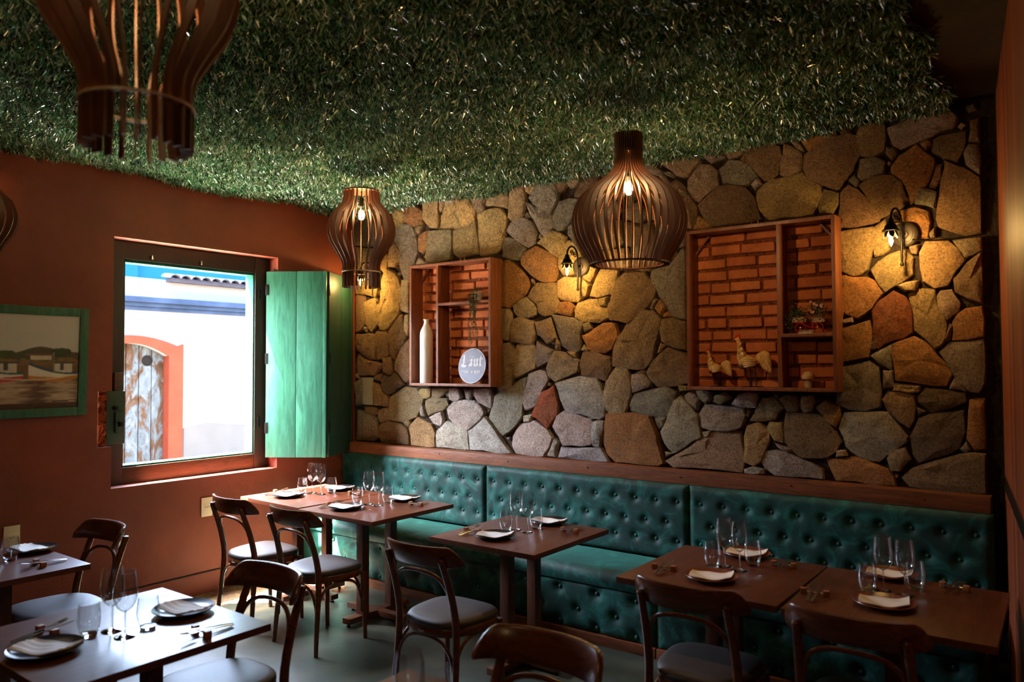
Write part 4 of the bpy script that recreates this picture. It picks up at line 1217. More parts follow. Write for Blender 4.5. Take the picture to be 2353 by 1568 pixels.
# ================================================================== WALL SHELVES WITH BRICK BEHIND
def bricks(x0, x1, z0, z1, seed):
    rnd = random.Random(seed)
    MB().box((x0, 4.712, z0), (x1, YS-.0005, z1)).build('brick_mortar', MAT['bmortar'], WB, smooth=0)
    variants = []
    for k in range(4):
        L = (.19, .21, .225, .12)[k]
        bm = bmesh.new(); bmesh.ops.create_cube(bm, size=1)
        for v in bm.verts: v.co = Vector((v.co.x*L, v.co.y*.05, v.co.z*.057))+Vector([rnd.uniform(-.003, .003) for _ in range(3)])
        bmesh.ops.bevel(bm, geom=bm.edges[:], offset=.005, segments=1, affect='EDGES')
        variants.append((L, MB().bm(bm).mesh('brick', 30)))
    z = z0+.03; row = 0
    while z < z1-.02:
        x = x0+(.0 if row % 2 == 0 else -.10)+rnd.uniform(-.03, .02)
        while x < x1-.03:
            L, me = rnd.choice(variants[:3]) if rnd.random() < .82 else variants[3]
            a, b = max(x, x0+.002), min(x+L, x1-.002)
            if b-a > .035:
                o = link_mesh('brick', me, MAT['brick'], WB, ((a+b)/2, 4.722+rnd.uniform(-.006, .006), z+rnd.uniform(-.003, .003)))
                o.scale = ((b-a)/L, 1, rnd.uniform(.94, 1.06)); o.rotation_euler = (0, rnd.uniform(-.012, .012), 0)
            x += L+rnd.uniform(.008, .022)
        z += .078+rnd.uniform(-.002, .003); row += 1

def shelf(name, x0, x1, z0, z1, xd, zsh, right_only, braces, label, hook_x):
    ya, yb = 4.55, 4.69; t = .021
    e = empty(name, ((x0+x1)/2, yb, z0)); tag(e, label, 'wall shelf'); ox, oz = (x0+x1)/2, z0
    def part(n, a, b, m=MAT['shelf']):
        return MB().box((a[0]-ox, a[1]-yb, a[2]-oz), (b[0]-ox, b[1]-yb, b[2]-oz), .002).build(n, m, e)
    part('side_board', (x0, ya, z0), (x0+t, yb, z1)); part('side_board', (x1-t, ya, z0), (x1, yb, z1))
    part('top_board', (x0+t, ya, z1-t), (x1-t, yb, z1)); part('bottom_board', (x0+t, ya, z0), (x1-t, yb, z0+t))
    part('divider', (xd, ya, z0+t), (xd+t, yb, z1-t))
    part('shelf_board', (xd+t, ya, zsh-t), (x1-t, yb, zsh))
    for bx, s in braces:
        MB().prism([(bx-ox, z1-t-.12-oz), (bx-ox, z1-t-.105-oz), (bx+s*.085-ox, z1-t-oz), (bx+s*.10-ox, z1-t-oz)], 1, -.03, -.012).build('corner_brace', MAT['shelf'], e)
    pts = [(hook_x-ox+.022*math.cos(a), -.02, z1-oz+.024+.022*math.sin(a)) for a in [2*math.pi*k/16 for k in range(16)]]
    MB().tube(pts, .004, 6, close=True).build('hanging_ring', MAT['brass'], e)
    return e
x0, x1 = -4.502, -3.634; zt1 = 2.557; zb1 = 1.557
XD1 = float(ony(1002, 740, 4.55)[0]); ZS1 = float(ony(1060, 693, 4.55)[2])
bricks(x0-.02, x1-.004, zb1+.004, zt1-.004, 3)
shelf('wall_shelf', x0, x1, zb1, zt1, XD1, ZS1, True, [(x0+.021, 1)], 'wooden wall shelf holding the white bottle and round beer sign', -4.02)
x2, x3 = -2.027, -1.121; zt2 = 2.578; zb2 = 1.563
XD2 = float(ony(1786, 740, 4.55)[0]); ZS2 = float(ony(1850, 766, 4.55)[2])
bricks(x2-.02, x3-.004, zb2+.004, zt2-.004, 9)
shelf('wall_shelf', x2, x3, zb2, zt2, XD2, ZS2, True, [(x2+.021, 1), (x3-.021, -1)], 'larger wooden wall shelf holding the two hen figures', -1.62)

def decor():
    zf1, zf2 = zb1+.0212, zb2+.0212
    # white bottle
    a = ony(980, 882, 4.615); x = float(a[0])
    o = MB().lathe([(.0001, 0), (.052, 0), (.055, .006), (.055, .40), (.052, .425), (.040, .455), (.024, .485), (.019, .505), (.020, .517), (.027, .527), (.026, .531), (.018, .526), (.017, .50)], 32).build('ceramic_bottle', MAT['ceramic'], None, (x, 4.615, zf1))
    tag(o, 'tall glossy white ceramic bottle standing in the wall shelf', 'bottle')
    # round sign
    a = ony(1082, 843, 4.60); r = .141
    e = empty('round_sign', (float(a[0]), 4.60, zf1+.0005)); tag(e, 'round grey beer sign with blackletter name leaning in the wall shelf', 'sign')
    T = Matrix.Translation((0, 0, r)) @ Matrix.Rotation(math.radians(90), 4, 'X')
    tilt = Matrix.Rotation(math.radians(-8), 4, 'X')
    MB().lathe([(.0001, -.006), (r, -.006), (r, .006), (.0001, .006)], 48).xf(tilt @ T).build('disc', MAT['slate'], e)
    MB().lathe([(r-.006, .0062), (r-.002, .0062), (r-.002, .0068), (r-.006, .0068)], 48).xf(tilt @ T).build('rim_line', MAT['ink'], e)
    # blackletter word drawn with a broad nib
    nib = Vector((.0085, .0085))
    def stroke(mb, pts):
        for p, q in zip(pts, pts[1:]):
            p, q = Vector(p), Vector(q)
            poly = [p-nib, p+nib, q+nib, q-nib]
            n0 = [(v.x, v.y, .0062) for v in poly]+[(v.x, v.y, .0074) for v in poly]
            mb.add(n0, [(0, 1, 2, 3), (7, 6, 5, 4), (0, 4, 5, 1), (1, 5, 6, 2), (2, 6, 7, 3), (3, 7, 4, 0)])
    def thin(mb, pts, w_=.0018):
        for p, q in zip(pts, pts[1:]):
            p, q = Vector(p), Vector(q); d = (q-p).normalized(); n = Vector((-d.y, d.x))*w_
            poly = [p-n, q-n, q+n, p+n]; n0 = [(v.x, v.y, .0062) for v in poly]+[(v.x, v.y, .0074) for v in poly]
            mb.add(n0, [(0, 1, 2, 3), (7, 6, 5, 4), (0, 4, 5, 1), (1, 5, 6, 2), (2, 6, 7, 3), (3, 7, 4, 0)])
    L = MB()
    stroke(L, [(-.086, .072), (-.086, .010)]); stroke(L, [(-.106, .010), (-.088, -.002), (-.060, -.002), (-.044, .014)])
    stroke(L, [(-.108, .060), (-.098, .072), (-.080, .078)]); thin(L, [(-.068, .072), (-.068, .012)]); thin(L, [(-.104, .040), (-.092, .048)])
    A = MB()
    stroke(A, [(-.030, .040), (-.016, .048), (-.010, .040), (-.010, .008), (-.002, .002)]); stroke(A, [(-.010, .026), (-.028, .018), (-.028, .006), (-.014, .002)])
    stroke(A, [(-.026, .068), (-.022, .064)]); stroke(A, [(-.006, .068), (-.002, .064)])
    U = MB()
    stroke(U, [(.014, .050), (.020, .042), (.020, .010), (.030, .000), (.044, .008)]); stroke(U, [(.040, .050), (.046, .042), (.046, .010), (.054, .002)])
    Tt = MB()
    stroke(Tt, [(.074, .070), (.074, .010), (.082, .000), (.094, .008)]); stroke(Tt, [(.062, .048), (.094, .050)])
    for nm, mb in (('letter', L), ('letter', A), ('letter', U), ('letter', Tt)):
        mb.xf(tilt @ T @ Matrix.Translation((0.004, .0, 0)) @ Matrix.Diagonal((1.05, 1.1, 1, 1))).build(nm, MAT['ink'], e, smooth=0)
    me = text_mesh('PREMIUM BEER', .033, .0006, 0, .90, .0007); me.transform(tilt @ T @ Matrix.Translation((-.106, -.060, .0068)))
    link_mesh('lettering', me, MAT['ink'], e)
    # trailing plant in a silver pot
    a = ony(1099, 690, 4.60); px = float(a[0])
    pm = plain('trailing_leaf', lin((104, 104, 62)), .5, var=.4, nscale=80)
    e = empty('trailing_plant', (px, 4.60, ZS1+.0005)); tag(e, 'small silver pot with a trailing green plant on the wall shelf', 'potted plant')
    MB().lathe([(.0001, 0), (.026, 0), (.034, .07), (.032, .07), (.026, .05), (.0001, .05)], 20).build('pot', MAT['silver'], e)
    rnd = random.Random(2); mb = MB(); st = MB()
    for k in range(13):
        x = rnd.uniform(-.05, .028); L_ = rnd.uniform(.06, .44) if k > 3 else rnd.uniform(.36, .46)
        y = -.055-rnd.uniform(0, .018); pts = [(x*.4, -.01, .07), (x*.8, -.04, .085), (x, y, .05)]
        n = int(L_/.012)
        for i in range(n): pts.append((x+rnd.uniform(-.004, .004)+.01*math.sin(i*.3+k), y+rnd.uniform(-.003, .003), .05-i*.012))
        st.tube(pts, .0012, 4)
        for p in pts[1:]:
            for q in range(4):
                a_ = rnd.uniform(0, 6.28); d = Vector((math.cos(a_), math.sin(a_)*.7, rnd.uniform(-.6, .3))).normalized()*rnd.uniform(.010, .018)
                s = Vector((-d.y, d.x, 0)).normalized()*.0055; p_ = Vector(p)
                mb.add([p_, p_+d*.5+s, p_+d, p_+d*.5-s], [(0, 1, 2, 3)])
    for k in range(90):
        a_ = rnd.uniform(0, 6.28); r_ = rnd.uniform(.01, .045); p_ = Vector((r_*math.cos(a_), r_*math.sin(a_)*.8, .075+rnd.uniform(0, .03)))
        d = Vector((math.cos(a_), math.sin(a_), .6)).normalized()*.014; s = Vector((-d.y, d.x, 0)).normalized()*.004
        mb.add([p_, p_+d*.5+s, p_+d, p_+d*.5-s], [(0, 1, 2, 3)])
    st.build('stems', pm, e); tag(mb.build('leaves', pm, e, smooth=0), kind='stuff')
    # hens
    def hen(px_, base_y, H, red, label):
        a = ony(px_, base_y, 4.62); e = empty('hen_figure', (float(a[0]), 4.62, zf2+.0005)); tag(e, label, 'figurine', 'painted hen figures')
        s = H/.316
        spine = [(.034, .165, .004), (.022, .163, .018), (0, .157, .034), (-.025, .152, .045), (-.05, .160, .044), (-.062, .185, .033), (-.068, .210, .025), (-.073, .235, .018), (-.078, .258, .0135), (-.082, .282, .013), (-.087, .296, .014), (-.098, .293, .007), (-.110, .288, .0015)]
        MB().tube([(x*s, 0, z*s) for x, z, r in spine], [r*s for x, z, r in spine], 16).build('body', MAT['hen'], e, smooth=80)
        MB().tube([(x*s, -.003*s, z*s) for x, z in ((-.030, .122), (-.054, .135), (-.074, .158))], [.018*s, .034*s, .015*s], 12).build('breast', MAT['hendark'], e, smooth=80)
        out = [(.020, .185), (.032, .201), (.052, .215), (.079, .222), (.104, .210), (.114, .183), (.119, .141), (.120, .079), (.091, .091), (.067, .109), (.052, .128), (.042, .150), (.030, .160)]
        vs = []; n = len(out)
        cxm, czm = .075, .165
        for yy, kk in ((.010, .9), (.0, 1.0), (-.008, .93), (-.013, .7)): vs += [((cxm+(x-cxm)*kk)*s, yy*s, (czm+(z-czm)*kk)*s) for x, z in out]
        fs = [(a*n+q, a*n+(q+1) % n, (a+1)*n+(q+1) % n, (a+1)*n+q) for a in range(3) for q in range(n)] + [tuple(range(n)), tuple(3*n+q for q in reversed(range(n)))]
        MB().add(vs, fs).build('tail', MAT['hen'], e, smooth=50)
        for k in range(8):   # feather ridges of the tail
            t = k/7; x_ = .060+.045*t; z_ = .208-.085*t
            for dx in (-.016, .016):
                MB().tube([(x_*s, -.0135*s, z_*s), ((x_+dx*.6)*s, -.014*s, (z_-.012)*s), ((x_+dx)*s, -.010*s, (z_-.030)*s)], [.0008*s, .003*s, .0006*s], 6).build('tail_feather', MAT['hencream'], e)
        for k in range(5):
            z_ = .172-.012*k
            MB().tube([((-.055+.004*k)*s, -.036*s, (z_-.004)*s), (-.018*s, -.046*s, z_*s), (.032*s, -.022*s, (z_-.006+.004*k)*s)], [.003*s, .008*s, .001*s], 6).build('wing_feather', MAT['hencream'], e, smooth=80)
        for k in range(6):
            x_, z_ = -.056-.004*k, .178+.017*k; r_ = (.036-.004*k)
            MB().lathe([(.0001, .004), (r_*.40, .003), (r_*.5, 0)], 12).xf(Matrix.Translation(((x_+(.010 if k % 2 else -.006))*s, -r_*.92*s, z_*s)) @ Matrix.Rotation(math.radians(90), 4, 'X') @ Matrix.Diagonal((s*.8, s*1.2, s, 1))).build('neck_feather', MAT['hencream'] if k % 2 else MAT['hen'], e)
        MB().prism([(x*s, z*s) for x, z in ((-.074, .298), (-.074, .326), (-.084, .315), (-.092, .324), (-.100, .310), (-.106, .298), (-.090, .300))], 1, -.005*s, .005*s).build('comb', MAT['redpaint'], e)
        MB().tube([(-.094*s, 0, .287*s), (-.094*s, 0, .266*s), (-.090*s, 0, .254*s)], [.003*s, .007*s, .002*s], 8).build('wattle', MAT['redpaint'], e)
        for q in (-.004, .018):
            MB().tube([(q*s, -.01+.02*(q > 0), 0.003), (q*s-.004, -.01+.02*(q > 0), .118*s)], .003*s, 6).build('leg', MAT['black'], e)
        MB().box((-.06*s, -.03*s, 0), (.06*s, .03*s, .003)).build('base_plate', MAT['black'], e)
        return e
    hen(1651, 886, .236, 1, 'smaller painted hen figurine on thin legs in the larger wall shelf')
    hen(1729, 886, .318, 1, 'taller painted hen figurine on thin legs in the larger wall shelf')
    # mushroom
    a = ony(1857, 890, 4.62)
    e = empty('mushroom_figure', (float(a[0]), 4.62, zf2+.0005)); tag(e, 'small beige mushroom figurine in the larger wall shelf', 'figurine')
    MB().lathe([(.0001, 0), (.022, 0), (.024, .02), (.019, .05), (.020, .055)], 16).build('stem', MAT['mushstem'], e)
    MB().lathe([(.018, .052), (.034, .05), (.038, .060), (.034, .078), (.02, .092), (.0001, .096)], 18).build('cap', MAT['mushcap'], e, smooth=70)
    # red bicycle planter
    a = ony(1860, 764, 4.61); e = empty('bicycle_planter', (float(a[0]), 4.61, ZS2+.0005)); tag(e, 'tiny red bicycle planter with artificial flowers on the larger wall shelf', 'ornament')
    def wheel(x, r):
        p = [(x+r*math.cos(t), 0, r+.003+r*math.sin(t)) for t in [2*math.pi*k/20 for k in range(20)]]
        m = MB().tube(p, .0028, 6, close=True)
        for k in range(6):
            t = k*math.pi/3+.5; m.tube([(x, 0, r+.003), (x+r*math.cos(t), 0, r+.003+r*math.sin(t))], .0014, 4)
        w_ = m.build('wheel', MAT['redpaint'], e)
        MB().lathe([(.0001, .004), (.006, .003), (.006, -.003)], 10).xf(Matrix.Translation((x, -.003, r+.003)) @ Matrix.Rotation(math.radians(90), 4, 'X')).build('hub', MAT['brass'], w_)
    wheel(-.050, .030); wheel(.047, .031)
    MB().tube(bez((-.078, 0, .066), (-.03, 0, .072), (-.035, 0, .03), (.047, 0, .034), 10), .003, 6).tube([(.02, 0, .036), (.012, 0, .075)], .0025, 6).tube([(-.035, 0, .06), (-.030, 0, .095)], .0025, 6).build('bicycle_frame', MAT['redpaint'], e)
    MB().box((-.10, .004, .066), (-.02, .05, .10), .004).build('flower_box', MAT['mushstem'], e)
    MB().box((.012, .004, .064), (.085, .05, .09), .004).build('flower_box', MAT['mushstem'], e)
    rnd = random.Random(4); mb = MB(); fm = MB()
    for cx, cz, rx, rz_, n in ((-.075, .125, .055, .035, 170), (.05, .135, .05, .05, 190), (-.115, .06, .018, .06, 70)):
        for k in range(n):
            p_ = Vector((cx+rnd.gauss(0, .5)*rx, rnd.uniform(-.03, .03), cz+rnd.gauss(0, .5)*rz_))
            d = Vector((rnd.uniform(-1, 1), rnd.uniform(-1, .3), rnd.uniform(-1, 1))).normalized()*rnd.uniform(.008, .016); s = d.cross(Vector((0, 1, .2))).normalized()*.004
            mb.add([p_, p_+d*.5+s, p_+d, p_+d*.5-s], [(0, 1, 2, 3)])
    for k in range(9):
        c_ = Vector((rnd.uniform(.01, .09), -.03, rnd.uniform(.12, .185)))
        for q in range(5):
            t = q*1.2566; d = Vector((math.cos(t), -.3, math.sin(t)))*.009; s = Vector((-math.sin(t), 0, math.cos(t)))*.004
            fm.add([c_, c_+d*.5+s, c_+d, c_+d*.5-s], [(0, 1, 2, 3)])
    tag(mb.build('leaves', MAT['leaf'], e, smooth=0), kind='stuff'); tag(fm.build('petals', MAT['flower'], e, smooth=0), kind='stuff')
    me = text_mesh('Gratid\u00e3o', .026, .002, .25, .95); me.transform(Matrix.Translation((-.058, -.022, .005)) @ Matrix.Rotation(math.radians(90), 4, 'X'))
    link_mesh('word_plaque', me, MAT['ceramic'], e)
    MB().box((-.056, -.024, 0), (.018, -.018, .006)).build('plaque_base', MAT['ceramic'], e)
    # blank electrical cover set in the stones
    p, q = ony(834, 868, 4.70), ony(857, 931, 4.70)
    e = empty('junction_box', (float((p[0]+q[0])/2), 4.70, float(q[2]))); tag(e, 'blank grey junction box cover set into the stones beside the shutter', 'junction box')
    wv = float(q[0]-p[0]); hv = float(p[2]-q[2])
    MB().box((-wv/2, -.004, 0), (wv/2, .004, hv), .003).build('cover', plain('grey_cover', lin((150, 146, 130)), .6, var=.08), e)
    MB().box((-wv/2-.008, .004, -.008), (wv/2+.008, .034, hv+.008)).build('box', MAT['mortar'], e, smooth=0)
decor()

# ================================================================== RED WALL: PAINTING, OUTLETS
def painting():
    Wd, Hh = 1.06, .708; fw = .055
    e = empty('harbour_painting', (XR+.03, 2.352, 1.402)); e.rotation_euler = (0, math.radians(2.0), 0)
    tag(e, 'framed painting of fishing boats in a harbour on the red wall', 'painting')
    # local: x out of the wall, y from right edge to the left (negative), z up
    MB().box((-.012, -Wd+fw, 0), (.012, -fw, fw), .003).build('frame_bar', MAT['picframe'], e)
    MB().box((-.012, -Wd+fw, Hh-fw), (.012, -fw, Hh), .003).build('frame_bar', MAT['picframe'], e)
    MB().box((-.012, -fw, 0), (.012, 0, Hh), .003).build('frame_bar', MAT['picframe'], e)
    MB().box((-.012, -Wd, 0), (.012, -Wd+fw, Hh), .003).build('frame_bar', MAT['picframe'], e)
    nx, nz = 300, 200
    u = np.linspace(0, 1, nx); v = np.linspace(0, 1, nz); U, V = np.meshgrid(u, v)     # u: 0 at the right edge, 1 at the left
    X = (1-U)*1.7                        # metres-ish from the left, aspect corrected
    prng = np.random.default_rng(3)
    def vnoise(cx_, cz_):
        g = prng.uniform(-1, 1, (cz_+2, cx_+2)); fx_, fz_ = U*cx_, V*cz_; ix, iz = fx_.astype(int), fz_.astype(int); tx, tz = fx_-ix, fz_-iz
        tx, tz = tx*tx*(3-2*tx), tz*tz*(3-2*tz)
        return (g[iz, ix]*(1-tx)+g[iz, ix+1]*tx)*(1-tz)+(g[iz+1, ix]*(1-tx)+g[iz+1, ix+1]*tx)*tz
    nzs = .5*vnoise(14, 12)+.35*vnoise(34, 30)+.3*vnoise(80, 70); strk = .6*vnoise(9, 60)+.5*vnoise(26, 90)
    C = np.zeros((nz, nx, 3))
    skyc = np.array([.47, .47, .46])[None, None]*(1-.12*U[..., None]) + np.array([.05, .02, -.02])*nzs[..., None]*.5
    C[:] = skyc
    def paint(mask, col, var=.25): 
        c = np.array(col)[None, :]*(1+var*nzs[mask][:, None]); C[mask] = np.clip(c, 0, 1)
    hill = .60+.05*np.exp(-((U-.26)/.11)**2)+.02*np.sin(U*9)-.02*U
    paint(V < hill, (.065, .05, .028)); paint((V < hill-.02) & (V > .5) & (nzs > .2), (.04, .06, .02))
    paint(V < .52+.03*nzs, (.17, .105, .045)); paint(V < .46, (.13, .075, .03))
    for (a, b, r1, r2, col) in ((.80, .62, .10, .09, (.13, .085, .02)), (.78, .575, .12, .05, (.02, .025, .01)), (.12, .60, .07, .05, (.02, .04, .015)), (.45, .585, .06, .035, (.035, .07, .015)), (.09, .50, .08, .05, (.15, .10, .03))):
        paint(((U-a)/r1)**2+((V-b)/r2)**2 < 1+.5*nzs, col, .5)
    paint((abs(U-.24) < .065) & (abs(V-.545) < .025), (.5, .45, .36)); paint((abs(U-.25) < .085) & (abs(V-.575) < .012), (.14, .06, .035))
    for (c0, w_, roof, body) in ((.83, .16, (.32, .28, .22), (.02, .06, .12)),):
        paint((abs(U-c0) < w_) & (abs(V-.475) < .045), body); paint((abs(U-c0+.02) < .05) & (abs(V-.475) < .03), (.42, .42, .4))
        paint((abs(U-c0) < w_+.03) & (abs(V-.53) < .022), roof); paint((abs(U-c0+.10) < .03) & (abs(V-.475) < .04), (.2, .1, .03))
    water = V < .33
    paint(water, (.11, .066, .04), .5)
    for c0, w_ in ((.1, .11), (.43, .12), (.7, .1), (.95, .08)):
        k_ = np.clip(1.25-abs(U-c0)/w_+.55*strk, 0, 1)*((V > .05) & (V < .31)); C[:] = C*(1-k_[..., None]*.85)+np.array([.42, .33, .25])*(k_*.85*(1+.3*strk))[..., None]
    for (c0, hull, top, low) in ((.16, (.62, .6, .55), (.03, .06, .12), (.45, .18, .03)), (.50, (.62, .62, .58), (.02, .10, .09), (.45, .04, .03)), (.80, (.5, .5, .46), (.03, .09, .16), (.25, .22, .16))):
        d = (U-c0)/.155; sheer = .40+.05*d+.035*d*d
        m = abs(d) < 1
        paint(m & (V < sheer) & (V > .30+.03*d*d), hull, .15); paint(m & (V < sheer+.012) & (V > sheer-.018), top, .2)
        paint(m & (V < .335+.02*d*d) & (V > .285+.04*d*d), low, .3)
        paint((abs(U-c0+.06) < .055) & (V > sheer) & (V < .485), (.5, .47, .42), .3); paint((abs(U-c0+.06) < .07) & (abs(V-.49) < .012), (.05, .05, .05)); paint((abs(U-c0+.05) < .012) & (V > .41) & (V < .48), (.05, .05, .06))
        paint((abs(U-c0-.02*(V-.4)) < .004) & (V > .4) & (V < .60), (.2, .17, .12))
    paint(abs(V-.265-.10*(1-U)+.03*np.sin(U*7)) < .005, (.6, .5, .42), .1)
    paint((V < .065) & (nzs > -.5), (.06, .03, .018)); paint((abs(U-.1) < .07) & (abs(V-.075) < .006) & (nzs > 0), (.02, .015, .01))
    for _ in range(2): C[1:-1, 1:-1] = .4*C[1:-1, 1:-1]+.15*(C[:-2, 1:-1]+C[2:, 1:-1]+C[1:-1, :-2]+C[1:-1, 2:])
    C = np.clip(C, 0, 1); ca, cb = -fw+.002, -Wd+fw-.002; za, zb = fw-.002, Hh-fw+.002
    vs = np.stack([np.full_like(U, .004), ca+(cb-ca)*U, za+(zb-za)*V], -1).reshape(-1, 3)
    fs = [(j*nx+i, j*nx+i+1, (j+1)*nx+i+1, (j+1)*nx+i) for j in range(nz-1) for i in range(nx-1)]
    me = bpy.data.meshes.new('canvas'); me.from_pydata(vs.tolist(), [], fs)
    at = me.color_attributes.new('paint', 'FLOAT_COLOR', 'POINT'); at.data.foreach_set('color', np.concatenate([C.reshape(-1, 3), np.ones((nx*nz, 1))], 1).astype(np.float32).ravel())
    m, T, b, o_ = newmat('oil_paint'); a = T.nodes.new('ShaderNodeVertexColor'); a.layer_name = 'paint'
    f = noise(T, coords(T), 60, 4); T.links.new(a.outputs[0], b.inputs['Base Color']); b.inputs['Roughness'].default_value = .45; bump(T, b, f, .2, .003)
    link_mesh('canvas', me, m, e)
    MB().box((-.010, -Wd+fw, fw), (.0, -fw, Hh-fw)).build('backing_board', MAT['dark'], e, smooth=0)
painting()

def outlet(y, z, label):
    e = empty('wall_outlet', (XR, y, z)); tag(e, label, 'outlet')
    MB().box((0, -.046, -.072), (.008, .046, .072), .003).build('plate', MAT['outlet'], e)
    MB().box((.008, -.026, -.022), (.010, .026, .022), .001).build('module', MAT['outlet'], e)
    for q in (-.012, 0, .012): MB().lathe([(.0001, .0008), (.0035, .0006), (.0035, 0)], 8).xf(Matrix.Translation((.0101, q, .002*(q != 0)-.001)) @ Matrix.Rotation(math.radians(90), 4, 'Y')).build('socket_hole', MAT['dark'], e)
outlet(3.255, .65, 'cream wall outlet on the red wall beneath the window')
outlet(1.934, .658, 'cream wall outlet on the red wall beneath the painting')

# ================================================================== TABLEWARE
def proto_plate(mat):
    e = empty('dinner_plate')
    MB().lathe([(.0001, .0), (.07, .0), (.074, .003), (.105, .012), (.117, .020), (.116, .022), (.100, .015), (.078, .008), (.0001, .007)], 40).build('plate_body', mat, e, smooth=50)
    return e
def proto_napkin():
    vs, fs = [], []; NX, NY = 20, 10; L, B = .185, .105
    for s, zz in ((0, .0), (1, .006)):
        for i in range(NX+1):
            for j in range(NY+1):
                u, v = i/NX-.5, j/NY-.5
                z = .016+.012*abs(u*2)**2.2+.003*math.sin(u*9+v*5)+zz+(.002*math.sin(v*40) if s else 0)
                vs.append((u*L+.018*v, v*B, z))
    m = (NX+1)*(NY+1)
    for i in range(NX):
        for j in range(NY):
            a = i*(NY+1)+j; q = (a, a+1, a+NY+2, a+NY+1); fs.append(q); fs.append(tuple(x+m for x in reversed(q)))
    edge = [i*(NY+1) for i in range(NX+1)] + [NX*(NY+1)+j for j in range(1, NY+1)] + [i*(NY+1)+NY for i in range(NX-1, -1, -1)] + [j for j in range(NY-1, 0, -1)]
    for k in range(len(edge)): a, b = edge[k], edge[(k+1) % len(edge)]; fs.append((a, b, b+m, a+m))
    return MB().add(vs, fs).mesh('paper_napkin', 50)
def proto_wine():
    e = empty('wine_glass')
    MB().lathe([(.0040, .088), (.012, .092), (.026, .105), (.036, .124), (.0405, .145), (.0405, .165), (.038, .195), (.0335, .232), (.0330, .232), (.0375, .195), (.0398, .165), (.0398, .145), (.0353, .124), (.0253, .106), (.011, .0935), (.0001, .092)], 28).build('bowl', MAT['glass'], e, smooth=60)
    MB().lathe([(.0042, .012), (.0036, .03), (.0036, .07), (.0042, .0915), (.0001, .0915)], 14).build('stem', MAT['solidglass'], e, smooth=60)
    MB().lathe([(.0001, .0), (.036, .0), (.0365, .0022), (.030, .004), (.014, .007), (.0055, .0118), (.0001, .0118)], 28).build('foot', MAT['solidglass'], e, smooth=50)
    return e
def proto_tumbler():
    e = empty('water_tumbler')
    MB().lathe([(.028, .0115), (.034, .022), (.0395, .045), (.0405, .062), (.038, .09), (.0345, .118), (.0338, .118), (.0372, .09), (.0396, .062), (.0386, .045), (.033, .0225), (.027, .0125), (.0001, .0118)], 28).build('bowl', MAT['glass'], e, smooth=60)
    MB().lathe([(.0001, .0), (.024, .0), (.0275, .004), (.0285, .0112), (.0001, .0112)], 28).build('base', MAT['solidglass'], e, smooth=50)
    return e
def proto_rest():
    e = empty('cutlery_rest')
    for s in (-1, 1): MB().box((s*.0455-.012, -.012, 0), (s*.0455+.012, .012, .024), .002).build('cube', MAT['cube'], e)
    MB().tube([(-.034, 0, .011), (.034, 0, .011)], .003, 8).build('bar', MAT['steel'], e)
    return e
def proto_knife():
    e = empty('table_knife')
    MB().tube([(0, -.105, .0035), (0, -.06, .004), (0, -.005, .004)], [.0045, .0058, .0038], 8, flat=.55).build('handle', MAT['steel'], e, smooth=60)
    MB().prism([(-.005, -.004), (.005, -.004), (.0065, .05), (.005, .085), (-.002, .098), (-.005, .07)], 2, .003, .0046).build('blade', MAT['steel'], e)
    return e
def proto_fork():
    e = empty('table_fork')
    MB().tube([(0, -.10, .0035), (0, -.06, .004), (0, .0, .004), (0, .03, .004)], [.0048, .0055, .003, .003], 8, flat=.5).build('handle', MAT['steel'], e, smooth=60)
    MB().prism([(-.003, .028), (.003, .028), (.010, .045), (.010, .06), (-.010, .06), (-.010, .045)], 2, .003, .0048).build('head', MAT['steel'], e)
    for k in range(4):
        x = -.0083+k*.00553
        MB().tube([(x, .059, .004), (x, .078, .0052), (x*.9, .096, .0075)], [.0015, .0014, .0006], 5).build('tine', MAT['steel'], e)
    return e
PROTO = {'plate': proto_plate(MAT['plate']), 'brown': proto_plate(MAT['platebrown']), 'wine': proto_wine(), 'tumbler': proto_tumbler(), 'rest': proto_rest(), 'knife': proto_knife(), 'fork': proto_fork()}
NAPK = proto_napkin(); _used = set()
def put(kind, loc, rz, label, cat, group, tilt=0.0):
    if kind in _used: o = dup(PROTO[kind])
    else: o = PROTO[kind]; _used.add(kind)
    if kind in ('fork', 'knife'): o.scale = (1.25, 1.08, 1.1)
    o.location = loc; o.rotation_euler = (tilt, 0, rz); tag(o, label, cat, group); return o
_napn = [0]
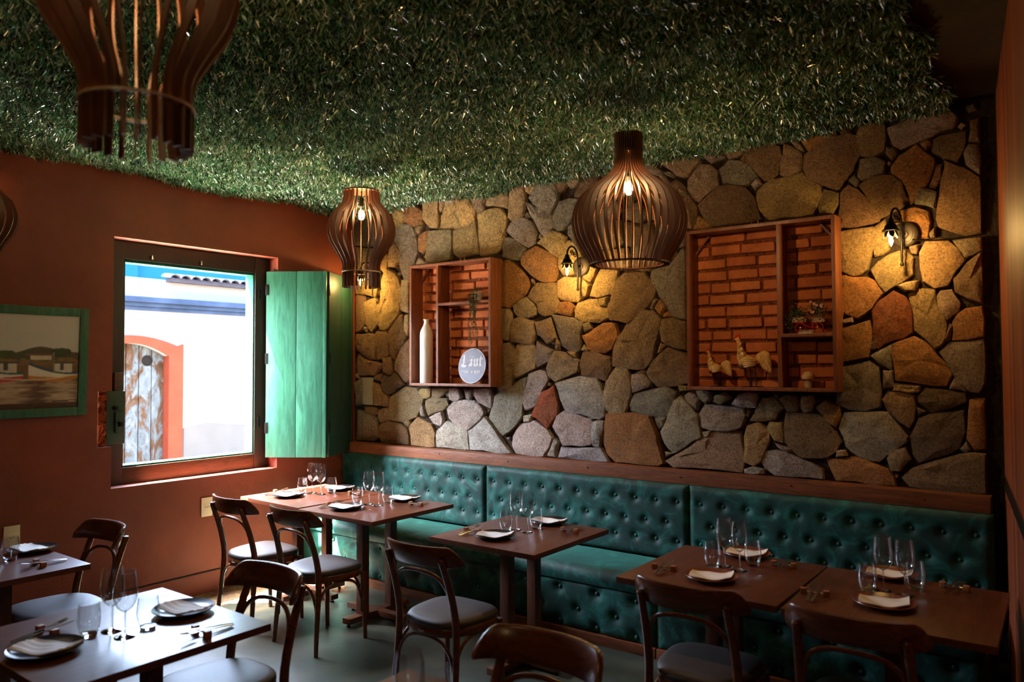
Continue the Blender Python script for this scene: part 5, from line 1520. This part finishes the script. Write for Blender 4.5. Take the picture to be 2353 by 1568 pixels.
def place_setting(tb, side, tum, wine, plate, rest, brown=False):
    ph = TABLES[tb][3]; sd = {'chair': 'chair side', 'bench': 'banquette side', 'far': 'stone-wall side', 'near': 'open-room side'}[side]
    sd = f', {sd} of {ph}'
    z = TZ+.0005; back = side in ('bench', 'far'); r0 = math.pi if back else 0.0
    if tum: p = onz(*tum, TZ); put('tumbler', (p[0], p[1], z), 0, f'stemless water tumbler{sd}', 'tumbler', 'water tumblers')
    if wine: p = onz(*wine, TZ); put('wine', (p[0], p[1], z), 0, f'stemmed wine glass{sd}', 'wine glass', 'wine glasses')
    if plate:
        p = onz(*plate, TZ); col = 'brown' if brown else 'dark'
        put('brown' if brown else 'plate', (p[0], p[1], z), 0, f'round {col} stoneware plate{sd}', 'plate', 'dinner plates')
        o = link_mesh('paper_napkin', NAPK, MAT['napkin'], None, (p[0], p[1], z-.006), (.42 if not back else .25)+.08*math.sin(_napn[0]*2.1)); _napn[0] += 1
        tag(o, f'folded pale napkin on plate{sd}', 'napkin', 'paper napkins')
    if rest:
        a, b = onz(*rest[0], TZ), onz(*rest[1], TZ); c = (a+b)/2; ang = math.atan2(b[1]-a[1], b[0]-a[0])
        put('rest', (c[0], c[1], z), ang, f'two-cube wooden cutlery rest{sd}', 'cutlery rest', 'cutlery rests')
        k = -1 if back else 1
        for kind, dx, da in (('fork', -.014, .05), ('knife', .014, -.06)):
            lx, ly = dx*k, -.012*k
            put(kind, (c[0]+lx*math.cos(ang)-ly*math.sin(ang), c[1]+lx*math.sin(ang)+ly*math.cos(ang), z+.0125), ang+r0+da, f'steel {kind} on cutlery rest{sd}', kind, kind+'s', tilt=.085)
place_setting('T1', 'chair', (695, 1135), (717.7, 1134.3), (662.5, 1142), [(632, 1133), (649.5, 1136)])
place_setting('T1', 'bench', (762, 1134), (737, 1137.5), (780.6, 1126), [(803, 1136), (824, 1139)])
place_setting('T2', 'chair', (821.8, 1159), (847.8, 1160.3), (793.6, 1170), [(753.5, 1162), (775, 1165)])
place_setting('T2', 'bench', (891, 1158), (869.4, 1163.5), (930, 1150), [(944, 1161), (967, 1164)])
place_setting('T3', 'chair', (1162.7, 1221.5), (1186.5, 1218.8), (1137, 1236), [(1070.5, 1222), (1099.7, 1227)])
place_setting('T3', 'bench', (1232, 1216), (1213, 1224.3), (1262, 1203), [(1293.4, 1221), (1324.5, 1226)])
place_setting('T4', 'chair', (1637, 1304.5), (1665, 1302.5), (1635, 1332), [(1503, 1307), (1549, 1313)], True)
place_setting('T4', 'bench', (1730, 1300.5), (1699.7, 1312.6), (1716, 1278), [(1776.7, 1300), (1825, 1307)], True)
place_setting('T5', 'chair', (1993, 1361), (2029.8, 1359), (2031.8, 1393), [(1845.5, 1364), (1900, 1372)], True)
place_setting('T5', 'bench', (2102.7, 1355), (2080, 1370.5), (2044, 1326), [(2165.5, 1350), (2222, 1360)], True)
place_setting('T6', 'near', (204, 1463), (257, 1451), (104, 1500), [(92.8, 1453), (123.7, 1462)])
place_setting('T6', 'far', (340, 1444.8), (287, 1464.5), (421.8, 1408), [(443.9, 1450), (481.5, 1468)])
place_setting('T7', 'far', (23.5, 1289), None, (74, 1268), [(82.9, 1297), (99, 1304)])
put('wine', (-1.413, 1.430, TZ+.0005), 0, 'wine glass at the tucked chair, on the open-floor table facing the middle banquette', 'wine glass', 'wine glasses')
put('wine', (-1.303, 1.403, TZ+.0005), 0, 'wine glass nearer the wooden wall, on the open-floor table facing the middle banquette', 'wine glass', 'wine glasses')
